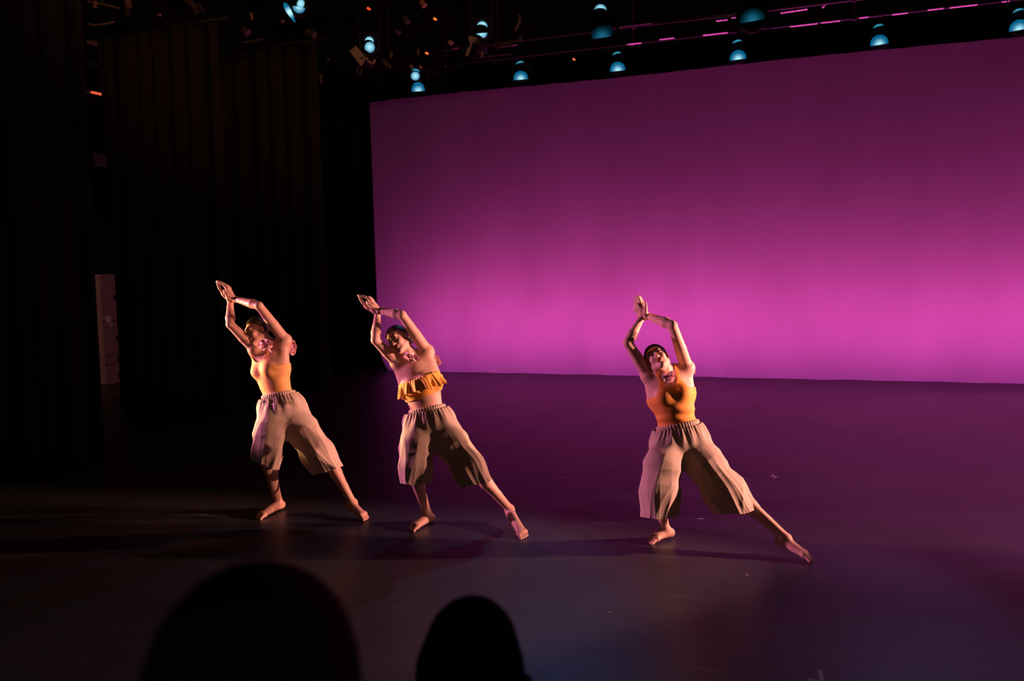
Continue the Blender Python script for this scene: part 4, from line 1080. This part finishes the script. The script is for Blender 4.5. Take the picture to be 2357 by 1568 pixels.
for z0, z1 in ((0, .20), (.21, .28), (.29, .58), (.59, 1.0)):
    bm = bmesh.new(); bx(bm, (.012, 0, hh*(z0+z1)/2), (.024, cabw*.97, hh*(z1-z0)), bevel=.005); dr = add_obj('door', bm_mesh(bm), M['cabinet'], cab)
    bm = bmesh.new(); bx(bm, (.035, cabw*.1, hh*(z0+z1)/2), (.02, .03, .10), bevel=.004); add_obj('handle', bm_mesh(bm), M['black_metal'], dr)
for (x, y, w, h, lab) in ((250, 735, .11, .12, 'larger bright paper tag in the gap between the front curtains'), (257, 748, .06, .045, 'small bright paper tag beside the larger one')):
    p = on_x(x, y, XW+.03); o = box_obj('paper_tag', (0, 0, 0), (.004, w, h), M['paper']); o.location = p; tag(o, lab, 'paper tag')
wallbox('wall_box', ((200, 84), (228, 109)), 'dim brown square box high in the gap beside the front curtain', 'wall box', 'tan_plate')
r_, c_ = wallbox('orange_bar', ((200, 209), (236, 222)), 'bright orange bar high in the gap beside the front curtain', 'lamp', 'tan_plate')
bm = bmesh.new(); bx(bm, (.05, 0, 0), (.04, .24, .035), bevel=.008); o = add_obj('glow_bar', bm_mesh(bm), mat('orange_glow', (.6, .1, .05), emit=(1.0, .13, .05), strength=.9), r_)  # orange bar given its own emission
wallbox('wall_pipe', ((198, 148), (240, 151)), 'thin horizontal pipe in the gap above the orange bar', 'pipe', 'dull_steel', .03)
wallbox('wall_panel', ((215, 352), (262, 388)), 'faint square panel halfway up the gap beside the front curtain', 'panel', 'cabinet', .04)
spot('offstage_fill', (-10.6, 7.4, 3.0), on_x(250, 760, XW), 120, (1.0, .42, .38), 60, .8, .1)  # unseen spot added to light the cabinet in the gap

# ------------------------------------------------------------------ tape marks and litter on the floor
def strip(bm, p, q, w, z=.0012):
    p, q = Vector((p[0], p[1], 0)), Vector((q[0], q[1], 0)); d = (q-p).normalized(); n = Vector((-d.y, d.x, 0))*w/2
    vs = [bm.verts.new(c+Vector((0, 0, zz))) for zz in (0.0002, z) for c in (p-n, q-n, q+n, p+n)]
    for f in ((3, 2, 1, 0), (4, 5, 6, 7), (0, 1, 5, 4), (1, 2, 6, 5), (2, 3, 7, 6), (3, 0, 4, 7)): bm.faces.new([vs[i] for i in f])
cx = on_floor(1892, 1566)
def tape_cross(name, c, segs, w, label):
    root = empty(name, (c[0], c[1], 0), label, 'tape mark')
    for i, (p, q) in enumerate(segs):
        bm = bmesh.new(); strip(bm, p-c, q-c, w, .0012+.0006*i); add_obj('tape_strip', bm_mesh(bm), M['tape'], root)
e1 = on_floor(1887, 1543); e0 = on_floor(1898, 1592); g0 = on_floor(1859, 1565); g1 = on_floor(1928, 1575)
tape_cross('tape_cross', cx, [(g0, g1), (e0, e1)], .019, 'pale pink tape cross on the floor at the bottom edge')
c = on_floor(1782, 1097); tape_cross('tape_cross', c, [(on_floor(1772, 1097), on_floor(1792, 1098)), (on_floor(1779, 1093), on_floor(1785, 1101))], .022, 'small white tape cross on the floor right of the right dancer')
for (x, y, l, lab) in ((1612, 1195, .05, 'small faint scrap of tape on the floor behind the right dancer\'s legs'), (1300, 1099, .06, 'faint tape scrap on the floor between the middle and right dancers'),
                       (1403, 1410, .015, 'tiny pale speck on the dark floor near the front'), (1720, 1325, .012, 'tiny pale speck on the floor below the right dancer\'s far foot')):
    p = on_floor(x, y); bm = bmesh.new(); strip(bm, (-l/2, 0), (l/2, .01), l*.35); o = add_obj('tape_scrap', bm_mesh(bm), M['tape']); o.location = (p[0], p[1], 0); tag(o, lab, 'tape scrap')

# ------------------------------------------------------------------ audience, seen from behind
def audience(head, floor_z, lab, hair_m, hair_r, facing, style):
    F = unit(np.array([facing[0], facing[1], 0])); U = UPW; R = np.cross(U, -F)*-1; R = unit(np.cross(F, U)); Mx = np.stack([R, U, F], 1)
    org = np.array([head[0], head[1], floor_z]); h = np.asarray(head, float)
    L = lambda x, f, u: loc(Mx, h, x, f, u)
    root = empty('person', org, lab, 'person')
    hipz = floor_z+.53-h[2]
    P = [ell(L(0, -.01, .02), Mx, (.075, .098, .092), .02), ell(L(0, .03, -.04), Mx, (.055, .07, .055), .02), cone(L(0, .085, .0), L(0, .10, -.03), .008, .012, .01)]
    P += [cone(L(0, -.02, -.06), L(0, -.05, -.17), .055, .062, .03)]
    for s in (-1, 1):
        P += [ell(L(.078*s, -.005, -.01), Mx, (.008, .03, .018), .006)]
        Sh = L(.17*s, -.06, -.25); E = L(.22*s, -.02, -.52); Wr = L(.10*s, .20, -.60)
        P += [cone(L(.03*s, -.05, -.17), Sh, .055, .055, .05), cone(Sh, E, .055, .042, .02), cone(E, Wr, .042, .028, .02), cone(Wr, Wr+F*.07-R*s*.02, .030, .026, .02)]
        for o in (-.02, -.007, .007, .02): P += [cone(Wr+F*.09+R*o, Wr+F*.15+R*o*1.2-U*.015, .009, .007, .005)]
        P += [cone(Wr+F*.03-R*s*.02, Wr+F*.075-R*s*.045, .012, .009, .008)]
        hp = L(.09*s, -.06, hipz); kn = L(.11*s, .34, hipz-.02); an = L(.11*s, .20, hipz-.43)
        P += [cone(hp, kn, .085, .058, .04), cone(kn, an, .056, .038, .02), cone(an-U*.03, an+F*.15-U*.04, .036, .026, .03)]
    P += [ell(L(0, -.07, -.34), Mx, (.165, .20, .105), .06), ell(L(0, -.07, (hipz-.34)/2), Mx, (.14, .2, .10), .08), ell(L(0, -.07, hipz+.02), Mx, (.175, .12, .125), .06)]
    v, f = Field(P, .010, slack=.04).mesh(); body = add_obj('body', np_mesh(v-org, f), M['skin_dark'], root)
    # dark clothes over everything but head, neck and hands
    v, f = Field(P[5:], .010, slack=.05).mesh(.010)
    q = v-h; uu = q@U; g = np.maximum(uu+.15+.0*uu, (q@F)-.27)
    g = np.where((q@F > .16) & (uu > -.66) & (uu > hipz+.06), (q@F)-.215, g-0)
    v, f = clip(v, f, uu+.165); add_obj('clothes', np_mesh(v-org, f), M['dark_cloth'], root)
    # hair
    hp = style(L, Mx)
    v, f = Field(hp, .005, slack=.03).mesh(0.0)
    q = v-h; x, fr, u = q@R, q@F, q@U
    g = np.maximum(fr-np.interp(u, [-.3, -.05, .02, .06, .10], [-.0, .02, .055, .085, .12]), -.5-u)
    v, f = clip(v, f, g); add_obj('hair', np_mesh(v-org, f), hair_m, root)
    # chair
    seat = L(0, -.05, hipz-.11)
    ch = empty('audience_chair', (seat[0], seat[1], floor_z), 'black chair under the '+lab, 'chair')
    zc = seat[2]-floor_z; ch.rotation_euler = (0, 0, math.atan2(F[1], F[0])-PI/2)
    bm = bmesh.new(); bx(bm, (0, .06, zc-.02), (.44, .44, .05), bevel=.015); add_obj('seat', bm_mesh(bm), M['dark_cloth'], ch)
    bm = bmesh.new(); bx(bm, (0, -.235, zc+.30), (.42, .03, .34), bevel=.012); add_obj('backrest', bm_mesh(bm), M['dark_cloth'], ch)
    for sx in (-1, 1):
        bm = bmesh.new(); cyl(bm, (.2*sx, -.2, 0), (.2*sx, -.2, zc+.42), .011); add_obj('leg', bm_mesh(bm, True), M['black_metal'], ch)
        bm = bmesh.new(); cyl(bm, (.2*sx, .24, 0), (.2*sx, .24, zc), .011); add_obj('leg', bm_mesh(bm, True), M['black_metal'], ch)
    return root
def long_hair(L, Mx):
    P = [ell(L(0, -.02, .025), Mx, (.090, .100, .108), .02)]
    for s in (-1, 1):
        P += [cone(L(.045*s, -.045, -.01), L(.062*s, -.06, -.20), .060, .062, .03), cone(L(.062*s, -.06, -.20), L(.06*s, -.075, -.36), .062, .040, .02)]
    P += [cone(L(0, -.07, 0), L(0, -.09, -.33), .055, .05, .03), sph(L(.108, -.02, -.035), .010, .012)]
    return P
def bushy_hair(L, Mx):
    P = [ell(L(0, -.03, .025), Mx, (.112, .118, .125), .02), ell(L(0, -.05, -.06), Mx, (.116, .12, .105), .04)]
    rnd = random.Random(4)
    for i in range(34):
        a = rnd.uniform(0, 2*PI); b = rnd.uniform(-.5, 1.3)
        P.append(sph(L(.092*math.cos(a)*math.cos(b), -.035+.095*math.sin(a)*math.cos(b), .0+.105*math.sin(b)), .026, .02))
    return P
h2 = at(1086, 1378, 1.70); h2 = h2-np.array([0, 0, .118])
audience(h2, 0.0, 'small dark silhouetted spectator with long smooth hair at the bottom centre', M['audience_hair_black'], None, (-.25, 1), long_hair)
h1 = at(608, 1290, 1.02); h1 = h1-np.array([0, 0, .14])
zr_ = .30
audience(h1, zr_, 'large blurred dark spectator with bushy reddish hair at the lower left', M['audience_hair'], None, (-.1, 1), bushy_hair)
riser('seating_riser', 0.5, -.37, zr_, 9.0, 3.2, 'black seating riser under the second row of spectators')
